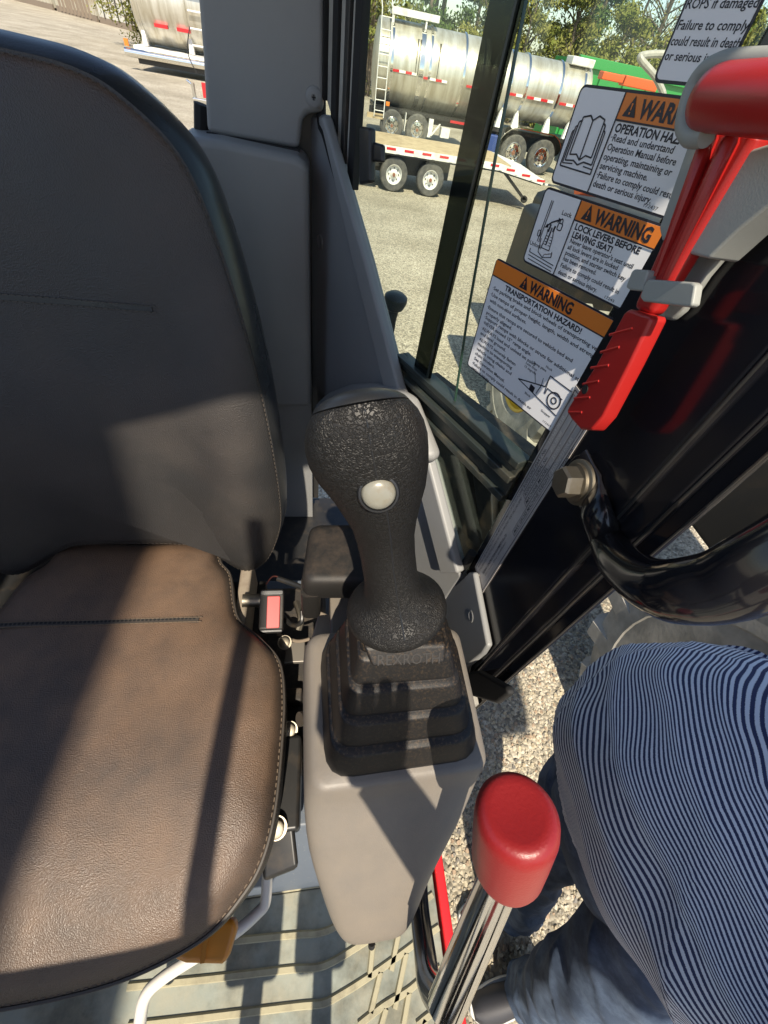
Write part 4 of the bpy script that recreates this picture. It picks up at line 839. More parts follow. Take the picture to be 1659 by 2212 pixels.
for k in range(30):
    t = -.004+.212*k/29
    i = max(0, min(len(GR)-2, bisect.bisect([g_[0] for g_ in GR], t)-1)); u = (t-GR[i][0])/(GR[i+1][0]-GR[i][0]); y = GR[i][2]+(GR[i+1][2]-GR[i][2])*u; f = GR[i][3]+(GR[i+1][3]-GR[i][3])*u; s = GR[i][4]+(GR[i+1][4]-GR[i][4])*u
    sm.append(F+AX*(t-gtilt(t)*y)+E1*(s+.002)+E2*(-y-f+.0006))
b.tube(sm, .0008, 6); b.obj('mould_seam', M_gripcap, gp)
bd = (C0-at(822, 1073, h=.19)).normalized(); bd = (bd*.8-E2*.6-AX*.12).normalized()
cbn = F+AX*.171+E1*.0008-E2*(.0322+.0086)
b = MB(); b.lathe([(-.01, .0135), (.001, .0135), (.0028, .0125), (.003, .0112), (.001, .011)], cbn, bd, 28); bz = b.obj('button_bezel', M_gripcap, gp)
b = MB(); b.lathe([(-.004, .0107), (.002, .0107), (.0042, .0092), (.0056, .006), (.0060, .0001)], cbn, bd, 28); b.obj('thumb_button', M_button, gp, angle=80)
# black arm pad behind the joystick
e = empty('arm_pad', (.03, .31, Z(.56)), 'black textured plastic cover behind the joystick', 'cover')
def slab(c, r, hs_, name, m, par):
    b = MB(); b.loft([rquad([(cx+(x-cx)*s, cy+(y-cy)*s) for x, y in c], r*s, h) for (s, h) in hs_ for cx, cy in [((c[0][0]+c[2][0])/2, (c[0][1]+c[2][1])/2)]]); return b.obj(name, m, par, angle=50)
slab([(-.022, .268), (.10, .265), (.10, .37), (-.012, .37)], .018, ((.96, .515), (1.0, .508), (1.0, .488), (.97, .477), (.90, .4705), (.75, .468)), 'cover', M_blackpl, e)
slab([(-.022, .266), (.006, .266), (.006, .30), (-.022, .30)], .009, ((.9, .575), (1.0, .57), (1.0, .505)), 'leg', M_blackpl, e)
e = empty('relay_bracket', at(690, 1370, h=.62), 'dusty beige relay bracket between seat and joystick console', 'bracket')
q = at(688, 1365, h=.60); b = MB(); b.prism([at(x, y, h=.60) for x, y in ((668, 1395), (690, 1318), (722, 1332), (708, 1400))], (0, 0, -.05)); b.obj('bracket', MATS['dusty beige steel'], e, bevel=.003)
b = MB(); b.prism([at(x, y, h=.56) for x, y in ((712, 1288), (760, 1285), (758, 1395), (716, 1402))], (0, 0, -.08)); b.obj('post', M_grey, e, bevel=.003)

# lock lever with red knob
e = empty('lock_lever', at(960, 2160, h=.55), 'red knobbed chrome safety lock lever beside the console', 'lever')
K1 = at(1095, 1862, t=.325); K0 = at(1118, 1757, t=.275); kd = (K0-K1).normalized(); L0 = at(962, 2175, t=.352)
tu = (K1-L0).normalized()
b = MB(); b.tube([L0, K1+tu*.03], .0160, 24); b.obj('tube', M_chrome, e)
L2 = at(905, 1940, h=.74); L1 = at(928, 2125, h=.60)
b = MB(); b.tube(spline([at(905, 1800, h=.80), L2, at(918, 2060, h=.66), L1, L0+Vector((-.002, .002, -.004))], 6), .0125, 14); b.obj('arm', M_blackpaint, e)
bl = (K0-K1).length*.93
b = MB(); b.lathe([(-.012, .016), (-.010, .022), (-.002, .0268), (.008, .0284), (bl*.55, .0290), (bl-.006, .0291), (bl+.003, .0281), (bl+.008, .0255), (bl+.0105, .0215), (bl+.0098, .017), (bl+.0090, .0001)], K1, kd, 40); b.obj('knob', M_redknob, e, angle=80)

# ================================================================== print and plates
def text_geo(body, bold=0.0):
    cu_ = bpy.data.curves.new('t', 'FONT'); cu_.body = body; cu_.size = 1; cu_.offset = bold; cu_.resolution_u = 2
    o = bpy.data.objects.new('t', cu_); me = bpy.data.meshes.new_from_object(o)
    v = [Vector(p.co) for p in me.vertices]; f = [tuple(p.vertices) for p in me.polygons]
    bpy.data.objects.remove(o); bpy.data.curves.remove(cu_); bpy.data.meshes.remove(me); return v, f
class Print:
    """flat print on a plane: O origin, U reading direction, V up, N towards the reader"""
    def __init__(s, O, U, V, N): s.O, s.U, s.V, s.N = O, U, V, N
    def p(s, u, v, w): return s.O+s.U*u+s.V*v+s.N*w
    def text(s, mb, body, u, v, cap, width=None, bold=0.0, w=.0006):
        g_, f = text_geo(body, bold)
        if not g_: return
        x0 = min(q.x for q in g_); x1 = max(q.x for q in g_); sc_ = cap/.70; sx_ = (width/(x1-x0)) if width else sc_
        mb.add([s.p(u+(q.x-x0)*sx_, v+q.y*sc_, w) for q in g_], f)
    def poly(s, mb, pts, w, th=.0002): mb.prism([s.p(u, v, w) for u, v in pts], s.N*th)
    def line(s, mb, a, b, t, w=.0006):
        a, b = Vector(a), Vector(b); d = (b-a).normalized(); n = Vector((-d.y, d.x))*t/2; s.poly(mb, [a+n, b+n, b-n, a-n], w)
    def path(s, mb, pts, t, w=.0006):
        for i in range(len(pts)-1): s.line(mb, pts[i], pts[i+1], t, w+.00003*(i % 2))
def warn_tri(pr, mb, mbo, u, v, sz, w):
    pr.poly(mb, [(u, v), (u+sz, v), (u+sz/2, v+sz*.95)], w)
    pr.poly(mbo, [(u+sz*.44, v+sz*.62), (u+sz*.56, v+sz*.62), (u+sz*.53, v+sz*.30), (u+sz*.47, v+sz*.30)], w+.0003)
    pr.poly(mbo, [(u+sz*.45, v+sz*.22), (u+sz*.55, v+sz*.22), (u+sz*.55, v+sz*.11), (u+sz*.45, v+sz*.11)], w+.0003)
SU = (-WR+Vector((0, 0, .045))).normalized(); SV = Vector((0, 0, 1))-SU*SU.z; SV.normalize(); SN = -WN
def sticker(s0, h0, wd, ht, label, r=.005):
    O = Vector((WP.x, WP.y, Z(h0)))+SU*s0-WN*.0015
    pr = Print(O, SU, SV, SN); e = empty('warning_sticker', O, label, 'sticker', 'warning stickers on the side window')
    b = MB(); pr.poly(b, rrect(wd/2, -ht/2, wd, ht, r, 4), 0, .0005); b.obj('border', M_ink, e, smooth=False)
    b = MB(); pr.poly(b, rrect(wd/2, -ht/2, wd-.0034, ht-.0034, r-.0015, 4), .0006, .0002); b.obj('face', M_sticker, e, smooth=False)
    return pr, e
TW = .0010   # print lies this far above the sticker's base
# transportation sticker
pr, e = sticker(-.1535, .1275, .185, .1235, 'lowest warning sticker on the side window, about transportation hazard')
b = MB(); pr.poly(b, [(.0017, -.0017), (.1833, -.0017), (.1833, -.0160), (.0017, -.0160)], .0009); b.obj('orange_header', M_orange, e, smooth=False)
b = MB(); pr.line(b, (.0017, -.0164), (.1833, -.0164), .0011, TW+.0002)
o_ = MB(); warn_tri(pr, b, o_, .0445, -.0140, .0118, TW+.0003); pr.text(b, 'WARNING', .0582, -.0138, .0098, .0585, .035, TW+.0003); b.obj('heading', M_ink, e, smooth=False); o_.obj('exclamation_mark', M_orange, e, smooth=False)
b = MB(); pr.text(b, 'TRANSPORTATION HAZARD!', .0255, -.0238, .0050, .110, .035, TW)
for txt, hh, ww, u in (('\u00b7Set parking brake and block wheels of transporting vehicle.', .1566, .165, .0075), ('\u00b7Use ramps of proper height, length, width and strength', .1632, .158, .0068), (' with non-skid surfaces.', .1694, .062, .008), ('\u00b7Ensure that ramps are secured to vehicle bed and', .1768, .133, .0075), (' properly aligned.', .1828, .045, .0085), ('\u00b7Support ramps with blocks or struts for additional strength.', .1882, .168, .0077), ('\u00b7NEVER exceed 15\u00b0 ramp angle.', .1942, .083, .0082), ('\u00b7ALWAYS load and unload on solid', .2008, .093, .008), (' and level ground.', .2066, .047, .0085), ('\u00b7ALWAYS securely fasten', .2134, .068, .0082), (' machine to transporting', .2192, .064, .0092), (' vehicle using chains and', .2254, .066, .0092), (' chain binders.', .2314, .038, .0095), (' See Operation Manual.', .2378, .059, .0104), ('\u00b7Failure to comply could result in death or', .2444, .110, .0092), (' serious injury.', .2502, .037, .0102)):
    pr.text(b, txt, u, -(hh-.1275), .0036, ww, .016, TW)
b.obj('lettering', M_ink, e, smooth=False)
b = MB(); L = lambda a, c, t=.0007: pr.line(b, a, c, t, TW+.0001)
L((.087, -.0955), (.152, -.1035), .0009); L((.087, -.0955), (.1245, -.0845), .0012); L((.1245, -.0845), (.1245, -.072)); L((.1245, -.072), (.160, -.073), .0009); L((.128, -.091), (.128, -.084)); L((.128, -.0845), (.150, -.085)); L((.1245, -.072), (.1268, -.091))
pr.path(b, [(.1412+.0085*math.cos(a), -.0915+.0085*math.sin(a)) for a in (2*math.pi*k/20 for k in range(21))], .0014, TW+.0001); pr.path(b, [(.1412+.0033*math.cos(a), -.0915+.0033*math.sin(a)) for a in (2*math.pi*k/14 for k in range(15))], .0012, TW+.0001)
pr.poly(b, [(.106, -.0975), (.113, -.0985), (.113, -.0925), (.106, -.0915)], TW+.0001); L((.117, -.097), (.119, -.087), .0008); L((.104, -.077), (.111, -.088), .0004); L((.118, -.078), (.119, -.086), .0004)
for txt, u, v, ww in (('Less than', .089, -.0765, .017), ('15 degrees', .089, -.0805, .018), ('Ramp plate', .0985, -.0715, .019), ('Hook', .115, -.0675, .009), ('Block', .103, -.1052, .009), ('Stopper', .132, -.110, .014)): pr.text(b, txt, u, v, .0026, ww, .008, TW)
pr.text(b, '172437', .140, -.1185, .0022, .012, 0, TW); b.obj('loading_diagram', M_ink, e, smooth=False)
# lock lever sticker
pr, e = sticker(-.1198, .0600, .150, .0600, 'middle warning sticker on the side window, with lock lever drawing')
b = MB(); pr.poly(b, [(.0442, -.0017), (.1483, -.0017), (.1483, -.0148), (.0442, -.0148)], .0009); b.obj('orange_header', M_orange, e, smooth=False)
b = MB(); pr.line(b, (.0440, -.0017), (.0440, -.0583), .0011, TW+.0002); pr.line(b, (.0440, -.0152), (.1483, -.0152), .0011, TW+.0003)
o_ = MB(); warn_tri(pr, b, o_, .0505, -.0130, .0112, TW+.0004); pr.text(b, 'WARNING', .0635, -.0128, .0094, .0550, .035, TW+.0004); b.obj('heading', M_ink, e, smooth=False); o_.obj('exclamation_mark', M_orange, e, smooth=False)
b = MB(); pr.text(b, 'LOCK LEVERS BEFORE', .0478, -.0212, .0044, .068, .035, TW); pr.text(b, 'LEAVING SEAT!', .0480, -.0270, .0044, .044, .035, TW)
for txt, hh, ww in (("Never leave operator's seat until", .0912, .068), ('all lock levers are in locked', .0958, .056), ('position, and starter switch key', .1004, .067), ('has been removed.', .1050, .039), ('Failure to comply could result in', .1104, .067), ('death or serious injury.', .1160, .047)): pr.text(b, txt, .0482, -(hh-.0600), .0034, ww, .016, TW)
pr.text(b, '17243', .105, -.0572, .0022, .010, 0, TW); b.obj('lettering', M_ink, e, smooth=False)
b = MB(); pr.text(b, 'Lock', .0285, -.0150, .0034, .0115, .012, TW); pr.text(b, 'Unlock', .003, -.0445, .0034, .016, .012, TW)
P_ = lambda pts, t=.0007: pr.path(b, pts, t, TW+.0001)
P_([(.0125, -.008), (.0112, -.040)]); P_([(.0145, -.008), (.0135, -.040)]); P_([(.0165, -.0265), (.021, -.0225), (.0275, -.0195)], .0012); pr.poly(b, [(.0275, -.0175), (.0275, -.0215), (.0310, -.0185)], TW+.0001); pr.poly(b, [(.0168, -.0245), (.0190, -.0270), (.0145, -.0280)], TW+.0001)
P_(rrect(.0315, -.0235, .005, .005, .001, 2)+[rrect(.0315, -.0235, .005, .005, .001, 2)[0]], .0008); P_([(.0300, -.021), (.0300, -.0185), (.0315, -.0175), (.0330, -.0185), (.0330, -.021)], .0007)
P_([(.0190, -.0280), (.0200, -.0320), (.0185, -.0430), (.0290, -.0430), (.0280, -.0330), (.0265, -.0285)]); P_([(.0210, -.024), (.0205, -.030)], .0016); P_([(.0235, -.026), (.0230, -.040)], .0012); P_([(.0265, -.024), (.0260, -.029)], .0018)
for k in range(4): P_([(.0195, -.033-.0022*k), (.0225, -.033-.0022*k)], .0005); P_([(.0255, -.033-.0022*k), (.0282, -.033-.0022*k)], .0005)
P_([(.0150, -.0365), (.0165, -.0470), (.0240, -.0500), (.0340, -.0470), (.0330, -.0430)], .0007); P_([(.0240, -.0500), (.0250, -.0470), (.0340, -.0440)], .0005)
P_([(.0060, -.0500), (.0400, -.0520)], .0007); P_([(.0060, -.0525), (.0400, -.0545)], .0007); P_([(.0070, -.0555), (.0400, -.0570)], .0007); P_([(.0060, -.0500), (.0060, -.0470)], .0007); P_(rrect(.0105, -.0335, .0036, .0046, .001, 2)+[rrect(.0105, -.0335, .0036, .0046, .001, 2)[0]], .0007)
b.obj('lever_drawing', M_ink, e, smooth=False)
# manual sticker
pr, e = sticker(-.1198, -.0036, .150, .0606, 'upper warning sticker on the side window, with open book drawing')
b = MB(); pr.poly(b, [(.0442, -.0017), (.1483, -.0017), (.1483, -.0155), (.0442, -.0155)], .0009); b.obj('orange_header', M_orange, e, smooth=False)
b = MB(); pr.line(b, (.0440, -.0017), (.0440, -.0589), .0011, TW+.0002); pr.line(b, (.0440, -.0159), (.1483, -.0159), .0011, TW+.0003)
o_ = MB(); warn_tri(pr, b, o_, .0485, -.0135, .0112, TW+.0004); pr.text(b, 'WARNING', .0612, -.0133, .0094, .0570, .035, TW+.0004); b.obj('heading', M_ink, e, smooth=False); o_.obj('exclamation_mark', M_orange, e, smooth=False)
b = MB(); pr.text(b, 'OPERATION HAZARD!', .0465, -.0222, .0048, .0700, .035, TW)
for txt, hh, ww in (('\u00b7Read and understand', .0236, .0545), (' Operation Manual before', .0290, .0605), (' operating, maintaining or', .0345, .0610), (' servicing machine.', .0400, .0450), ('\u00b7Failure to comply could result in', .0456, .0790), (' death or serious injury.', .0512, .0560)): pr.text(b, txt, .0462, -(hh+.0036), .0040, ww, .016, TW)
pr.text(b, '172437', .098, -.0575, .0022, .012, 0, TW); b.obj('lettering', M_ink, e, smooth=False)
b = MB(); P_ = lambda pts, t=.0010: pr.path(b, pts, t, TW+.0001)
P_([(.0235, -.0185), (.0200, -.0160), (.0130, -.0175), (.0120, -.0400), (.0190, -.0390), (.0238, -.0420), (.0285, -.0385), (.0350, -.0390), (.0345, -.0170), (.0285, -.0155), (.0235, -.0185), (.0238, -.0420)])
P_([(.0130, -.0195), (.0105, -.0205), (.0092, -.0440), (.0180, -.0430), (.0235, -.0450), (.0290, -.0425), (.0378, -.0430), (.0370, -.0200), (.0347, -.0190)]); P_([(.0105, -.0225), (.0085, -.0235), (.0072, -.0460), (.0180, -.0450)], .0008); P_([(.0370, -.0225), (.0390, -.0235), (.0398, -.0455), (.0300, -.0450)], .0008); P_([(.0085, -.0255), (.0068, -.0265), (.0055, -.0480), (.0400, -.0485), (.0398, -.0455)], .0010)
b.obj('book_drawing', M_ink, e, smooth=False)
# top sticker, cut off by the frame of the photo
pr, e = sticker(-.0618, -.0770, .0495, .0690, 'top white warning sticker about damage, beside the hammer')
b = MB()
for txt, hh, ww in (('Never modify', -.0640, .040), ('structure. Replace', -.0560, .043), ('ROPS if damaged', -.0398, .0455), ('Failure to comply', -.0314, .0465), ('could result in death', -.0248, .0465), ('or serious injury.', -.0184, .0435))[2:]: pr.text(b, txt, .0022, -(hh+.0770), .0040, ww, .016, TW)
b.obj('lettering', M_ink, e, smooth=False)
# marks etched on the glass
for (px, py, txts, lb) in ((868, 752, ('(E)', 'TEMPERED', 'ASAHI 43R', 'DOT 166'), 'rear pane'), (1002, 1180, ('DOT 166', 'M1 AS2', 'TEMPERED', '(E)'), 'lower pane')):
    O = wpx(px, py, .001); pr = Print(O, SU, SV, SN); b = MB()
    for k, tx in enumerate(txts): pr.text(b, tx, 0, -.006*k, .0034, None, 0, .0004)
    o = b.obj('glass_mark', M_ink, EX, smooth=False); o['label'] = 'small black safety marking on the %s' % lb

# identification plate on the door post: reads upwards
O = Vector((.2495, .3190, Z(.519))); pr = Print(O, Vector((0, .012, 1)).normalized(), Vector((0, 1, -.012)).normalized(), Vector((-1, 0, 0)))
e = empty('identification_plate', O, 'silver identification plate with small print on the black door post', 'plate')
b = MB(); pr.poly(b, [(0, .0), (.327, .0), (.327, -.0465), (.0, -.0465)], 0, .0008); b.obj('backing', M_plate, e, smooth=False)
b = MB(); pr.path(b, [(.003, -.003), (.324, -.003), (.324, -.0435), (.003, -.0435), (.003, -.003)], .0008, .0010)
pr.text(b, 'ROPS(ROLL OVER PROTECTIVE STRUCTURE) MEETS REQUIREMENTS OF ISO 12117-2-2008', .012, -.0095, .0036, .176, .006, .0010)
pr.text(b, 'OPG(OPERATOR PROTECTIVE GUARDS) ISO 10262-1998 LEVEL1 AND SAE J1043-SEP87', .012, -.0165, .0036, .168, .006, .0010)
pr.text(b, 'YANMAR CONSTRUCTION EQUIPMENT CO.,LTD.', .020, -.0270, .0040, .100, .02, .0010); pr.text(b, '1717-1, Kumano, Chikugo, 833-0055 Japan', .026, -.0330, .0028, .085, 0, .0010)
for k, (tx, ww, u0) in enumerate((('ROPS/OPG PART No.', .062, .192), ('ROPS/OPG SERIAL No.', .062, .188), ('MACHINE MODEL :', .062, .184), ('MAX. GROSS MACHINE WEIGHT :', .105, .138))):
    v = -.0105-k*.0092; pr.text(b, tx, u0, v, .0046, ww, .008, .0010); pr.path(b, [(u0-.003, v-.002), (.320, v-.002), (.320, v+.0062), (u0-.003, v+.0062), (u0-.003, v-.002)], .00025, .0010)
pr.text(b, '172A69-0', .262, -.0462, .0028, .022, .01, .0010); b.obj('printed_lettering', M_ink, e, smooth=False)
b = MB()
for k, (tx, u) in enumerate((('172A69-08110', .262), ('202-10088', .258), ('SV100-7', .256), ('11520kg/25400LBS', .246))): pr.text(b, tx, u, -.0103-k*.0092, .0042, None, .0, .0012)
b.obj('stamped_lettering', M_stamp, e, smooth=False)
q = pr.p(.0045, -.018, .0008); b = MB(); b.lathe([(0, .0032), (.0015, .0026), (.0018, .0001)], q, (-1, 0, 0), 14); b.obj('rivet', M_zinc, e)
# embossed lettering on the joystick collar
c0 = (cf[0]*.80+cf[3]*.75+cf[1]*.20+cf[2]*.25)/2; cu1 = (cf[1]-cf[0]).normalized(); cn = (cf[1]-cf[0]).cross(cf[0]-cf[3]).normalized(); cv = cn.cross(cu1)
if cn.z < 0: cn = -cn; cv = -cv
pr = Print((cf[0]*.62+cf[3]*.38)*.86+(cf[1]*.62+cf[2]*.38)*.14, cu1, cv, cn); b = MB()
Wc = (cf[1]-cf[0]).length*.74; Hc = (cf[0]-cf[3]).length
pr.text(b, 'REXROTH', 0, -Hc*.46, Hc*.48, Wc, .0, .0004); o = b.obj('embossed_lettering', mat('raised black rubber', (.022, .02, .018), .35), cl, smooth=False)

# ================================================================== grab handle
e = empty('grab_handle', at(1240, 1040, x=.248), 'gloss black curved grab handle bolted to the door post', 'handle')
HP = [at(1290, 1110, x=.240), at(1312, 1165, t=.352), at(1338, 1212, t=.318), at(1385, 1252, t=.282), at(1440, 1274, t=.252), at(1500, 1275, t=.230), at(1570, 1262, t=.214), at(1640, 1230, t=.200), at(1760, 1165, t=.185), at(1900, 1060, t=.175)]
b = MB(); P = spline([at(1245, 1000, x=.244), at(1272, 1060, x=.243)]+HP, 8); rings = []
for i, q in enumerate(P):
    t = (P[min(i+1, len(P)-1)]-P[max(i-1, 0)]).normalized(); n1 = Vector((-1, 0, 0)); n1 = (n1-t*n1.dot(t)).normalized(); n2 = t.cross(n1)
    u = max(0, min(1, (i-7)/13)); u = u*u*(3-2*u); rb_ = .0140+.0058*min(1, max(0, i-20)/30); ra = .0035*(1-u)+rb_*u; rw = .0185*(1-u)+rb_*u
    rings.append([q+n1*ra*math.cos(a_)+n2*rw*math.sin(a_) for a_ in (2*math.pi*k/28 for k in range(28))])
b.loft(rings); b.obj('bar', M_blackpaint, e, angle=80)
fp = [(1216, 1062), (1214, 1012), (1242, 984), (1262, 978), (1292, 1024), (1296, 1062), (1275, 1090), (1240, 1092)]
b = MB(); b.prism([at(x, y, x=.2455) for x, y in fp], (.004, 0, 0)); b.obj('flange', M_blackpaint, e, bevel=.0015)
bp_ = at(1252, 1042, x=.2400)
b = MB(); b.lathe([(0, .0215), (.0026, .0215), (.0034, .020), (.0034, .0001)], bp_, (-1, 0, 0), 28); ws = b.obj('washer', M_zinc, e)
b = MB(); b.lathe([(.0034, .0178), (.0065, .0178), (.0065, .0001)], bp_, (-1, 0, 0), 28); b.obj('spring_washer', M_zinc, e)
b = MB(); b.lathe([(.0065, .0150), (.0180, .0150), (.0205, .0130), (.0207, .0001)], bp_, (-1, 0, 0), 6); b.obj('bolt_head', M_zinc, e, smooth=False)

# ================================================================== emergency hammer in its holder
e = empty('hammer_holder', at(1480, 560, x=.246), 'grey plastic wall holder clipped to the black door post', 'holder')
def xp(name, pts, x0, th, m, par, bev, q=q3, seg=3):
    b = MB(); b.prism([at(*q(*p), x=x0) for p in pts], (th, 0, 0)); return b.obj(name, m, par, bevel=bev, seg=seg)
xp('back_plate', [(1340, 900), (1659, 560), (1760, 500), (1760, 760), (1480, 1000), (1330, 1180), (1210, 1360), (1150, 1410), (1085, 1400), (1060, 1340), (1130, 1240)], .243, .006, M_clipgrey, e, .002)
xp('side_wall', [(1210, 1000), (1555, 520), (1659, 488), (1800, 470), (1800, 700), (1500, 940), (1345, 1090), (1215, 1056), (1200, 1035)], .222, .021, M_clipgrey, e, .004)
xp('left_wall', [(1085, 930), (1245, 470), (1300, 430), (1340, 440), (1310, 560), (1130, 985), (1100, 1000)], .226, .016, M_clipgrey, e, .003)
xp('clip_bar', [(1035, 1195), (1262, 1210), (1280, 1225), (1262, 1330), (1240, 1342), (1005, 1312), (988, 1290), (1018, 1210)], .2115, .006, M_clipgrey, e, .003)
xp('clip_prong', [(960, 1142), (1035, 1148), (1000, 1258), (935, 1252), (915, 1238), (945, 1155)], .212, .022, M_clipgrey, e, .003)
hb = [at(*q3(x, y), x=.205) for x, y in ((1800, 62), (1659, 60), (1500, 62), (1410, 72), (1330, 115), (1275, 195), (1240, 300), (1228, 390), (1262, 452), (1340, 450))]
b = MB(); b.tube(spline(hb, 6), .0050, 14); b.obj('head_cradle', M_clipgrey, e, angle=80)
pq = at(*q3(1250, 1105), x=.2425); b = MB(); b.lathe([(0, .0042), (.0008, .0042), (.0008, .0001)], pq, (-1, 0, 0), 14); b.obj('screw_hole', M_seal, e)
e = empty('emergency_hammer', at(1330, 780, x=.22), 'red plastic emergency hammer hanging on the door post', 'hammer')
grip_pts = [(605, 1885), (628, 1925), (678, 1980), (735, 1985), (795, 1915), (935, 1640), (1050, 1400), (1042, 1385), (1010, 1378), (930, 1350), (905, 1372), (760, 1640), (620, 1855)]
hg = xp('grip', grip_pts, .213, .013, M_red, e, .0045)
for k, (a, c) in enumerate((((895, 1455), (945, 1448)), ((820, 1490), (955, 1452)), ((775, 1580), (885, 1550)), ((725, 1660), (830, 1645)), ((685, 1745), (778, 1727)), ((640, 1818), (732, 1812)), ((612, 1890), (690, 1890)))[1:]):
    pa, pc = at(*q3(*a), x=.2132), at(*q3(*c), x=.2132); pa = pa+(pc-pa)*.12; b = MB(); b.tube([pa, pc], .0011, 8); b.obj('grip_rib', M_red, hg)
pq = at(*q3(705, 1770), x=.2129); b = MB(); b.lathe([(0, .0038), (.0006, .0038), (.0006, .0001)], pq, (-1, 0, 0), 14); b.obj('lanyard_hole', M_seal, hg)
xp('shaft', [(945, 1350), (1035, 1388), (1150, 1195), (1420, 740), (1580, 470), (1620, 400), (1360, 400), (1240, 660)], .219, .013, M_red, e, .005)
for a, c in (((1395, 350), (1075, 1180)), ((1515, 365), (1120, 1200))):
    pa, pc = at(*q3(*a), x=.2155), at(*q3(*c), x=.2195); b = MB(); b.tube([pa, pa+(pc-pa)*.12, pa+(pc-pa)*.5, pc], [.001, .0048, .0040, .0025], 10); b.obj('shaft_rib', M_red, e)
hc0 = at(*q3(1375, 250), x=.203); hc1 = at(*q3(2000, 262), x=.203); hd_ = (hc1-hc0).normalized(); Lh = .092
b = MB(); b.lathe([(-.0045, .004), (-.004, .0105), (-.002, .0126), (.003, .0132), (Lh, .0132), (Lh+.004, .012), (Lh+.005, .0001)], hc0, hd_, 36); b.obj('head', M_red, e, angle=80)

# ================================================================== the person beside the cab
PER = empty('person', (.62, -.05, 0), 'person in navy and white striped shirt and blue jeans beside the open door', 'person')
def ell(cx_, cy_, z, rx_, ry_, n, fold=0, ph=0, pw=2.3):
    out = []
    for k in range(n):
        a = 2*math.pi*k/n; c, s = math.cos(a), math.sin(a); u = math.copysign(abs(c)**(2/pw), c); w = math.copysign(abs(s)**(2/pw), s)
        f = 1
        if fold:
            f += fold*(.030*math.sin(3*a+9*z+ph)+.022*math.sin(7*a-17*z+ph*2)+.012*math.sin(11*a+26*z)+.03*noise.noise(Vector((c*2.2, s*2.2, z*6+ph)))+.055*(1-abs(math.sin(1.5*a+5.2*z-1.0)))**4+.035*(1-abs(math.sin(2.5*a+9.0*z+.4)))**5)
        out.append(Vector((cx_+u*rx_*f, cy_+w*ry_*f, z)))
    return out
N_ = 160
SH = [(0.848, -0.045, 0.900, 0.170, 0.247), (0.848, -0.045, 0.940, 0.180, 0.256), (0.823, -0.045, 1.050, 0.195, 0.272), (0.783, -0.045, 1.150, 0.210, 0.281), (0.733, -0.045, 1.250, 0.225, 0.296), (0.703, -0.045, 1.330, 0.228, 0.306), (0.693, -0.045, 1.400, 0.222, 0.306), (0.709, -0.045, 1.470, 0.205, 0.296), (0.745, -0.045, 1.530, 0.180, 0.276), (0.773, -0.045, 1.575, 0.145, 0.227), (0.791, -0.045, 1.605, 0.105, 0.158), (0.802, -0.045, 1.625, 0.075, 0.087), (0.804, -0.045, 1.635, 0.065, 0.071)]
def interp(z):
    for i in range(len(SH)-1):
        if SH[i][2] <= z <= SH[i+1][2]:
            u = (z-SH[i][2])/(SH[i+1][2]-SH[i][2]); u = u*u*(3-2*u)*.4+u*.6; return [SH[i][k]+(SH[i+1][k]-SH[i][k])*u for k in range(5)]
zs = [.90+.735*k/110 for k in range(111)]
rings = []; uvz = []
for z in zs:
    s = interp(min(z, 1.6349)); amp = 1.0*min(1, (1.63-z)/.2+.15); rings.append(ell(s[0], s[1], s[2], s[3], s[4], N_, amp))
b = MB(); b.loft(rings, False, False); sh = b.obj('shirt', M_shirt, PER, angle=180)
me = sh.data; uvl = me.uv_layers.new(name='UVMap')
for poly in me.polygons:
    for li in poly.loop_indices:
        vi = me.loops[li].vertex_index; k, i = divmod(vi, N_); co_ = me.vertices[vi].co; a = 2*math.pi*i/N_
        uvl.data[li].uv = (a/6.283, zs[min(k, 110)]*1.0+.020*math.sin(2*a+.6)+.016*noise.noise(Vector((co_.x*4, co_.y*4, co_.z*3)))+.006*noise.noise(Vector((co_.x*13, co_.y*13, co_.z*9)))+max(0, zs[min(k, 110)]-1.46)*.9)
# sleeves
def limb(name, pts, rs, m, par, n=24, fold=.0, sub=0):
    P = [Vector(p) for p in spline(pts, 6)]; rr = []
    for i in range(len(P)):
        t = i/6; k = min(int(t), len(rs)-2); u = t-k; rr.append((rs[k]*(1-u)+rs[k+1]*u)*(1+fold*noise.noise(Vector((i*.55, 2.2, 1)))))
    b = MB(); b.tube(P, rr, n); return b.obj(name, m, par, angle=80)
def striped(o, org):
    uvl = o.data.uv_layers.new(name='UVMap')
    for poly in o.data.polygons:
        for li in poly.loop_indices: c_ = o.data.vertices[o.data.loops[li].vertex_index].co; uvl.data[li].uv = (0, (Vector(org)-c_).length)
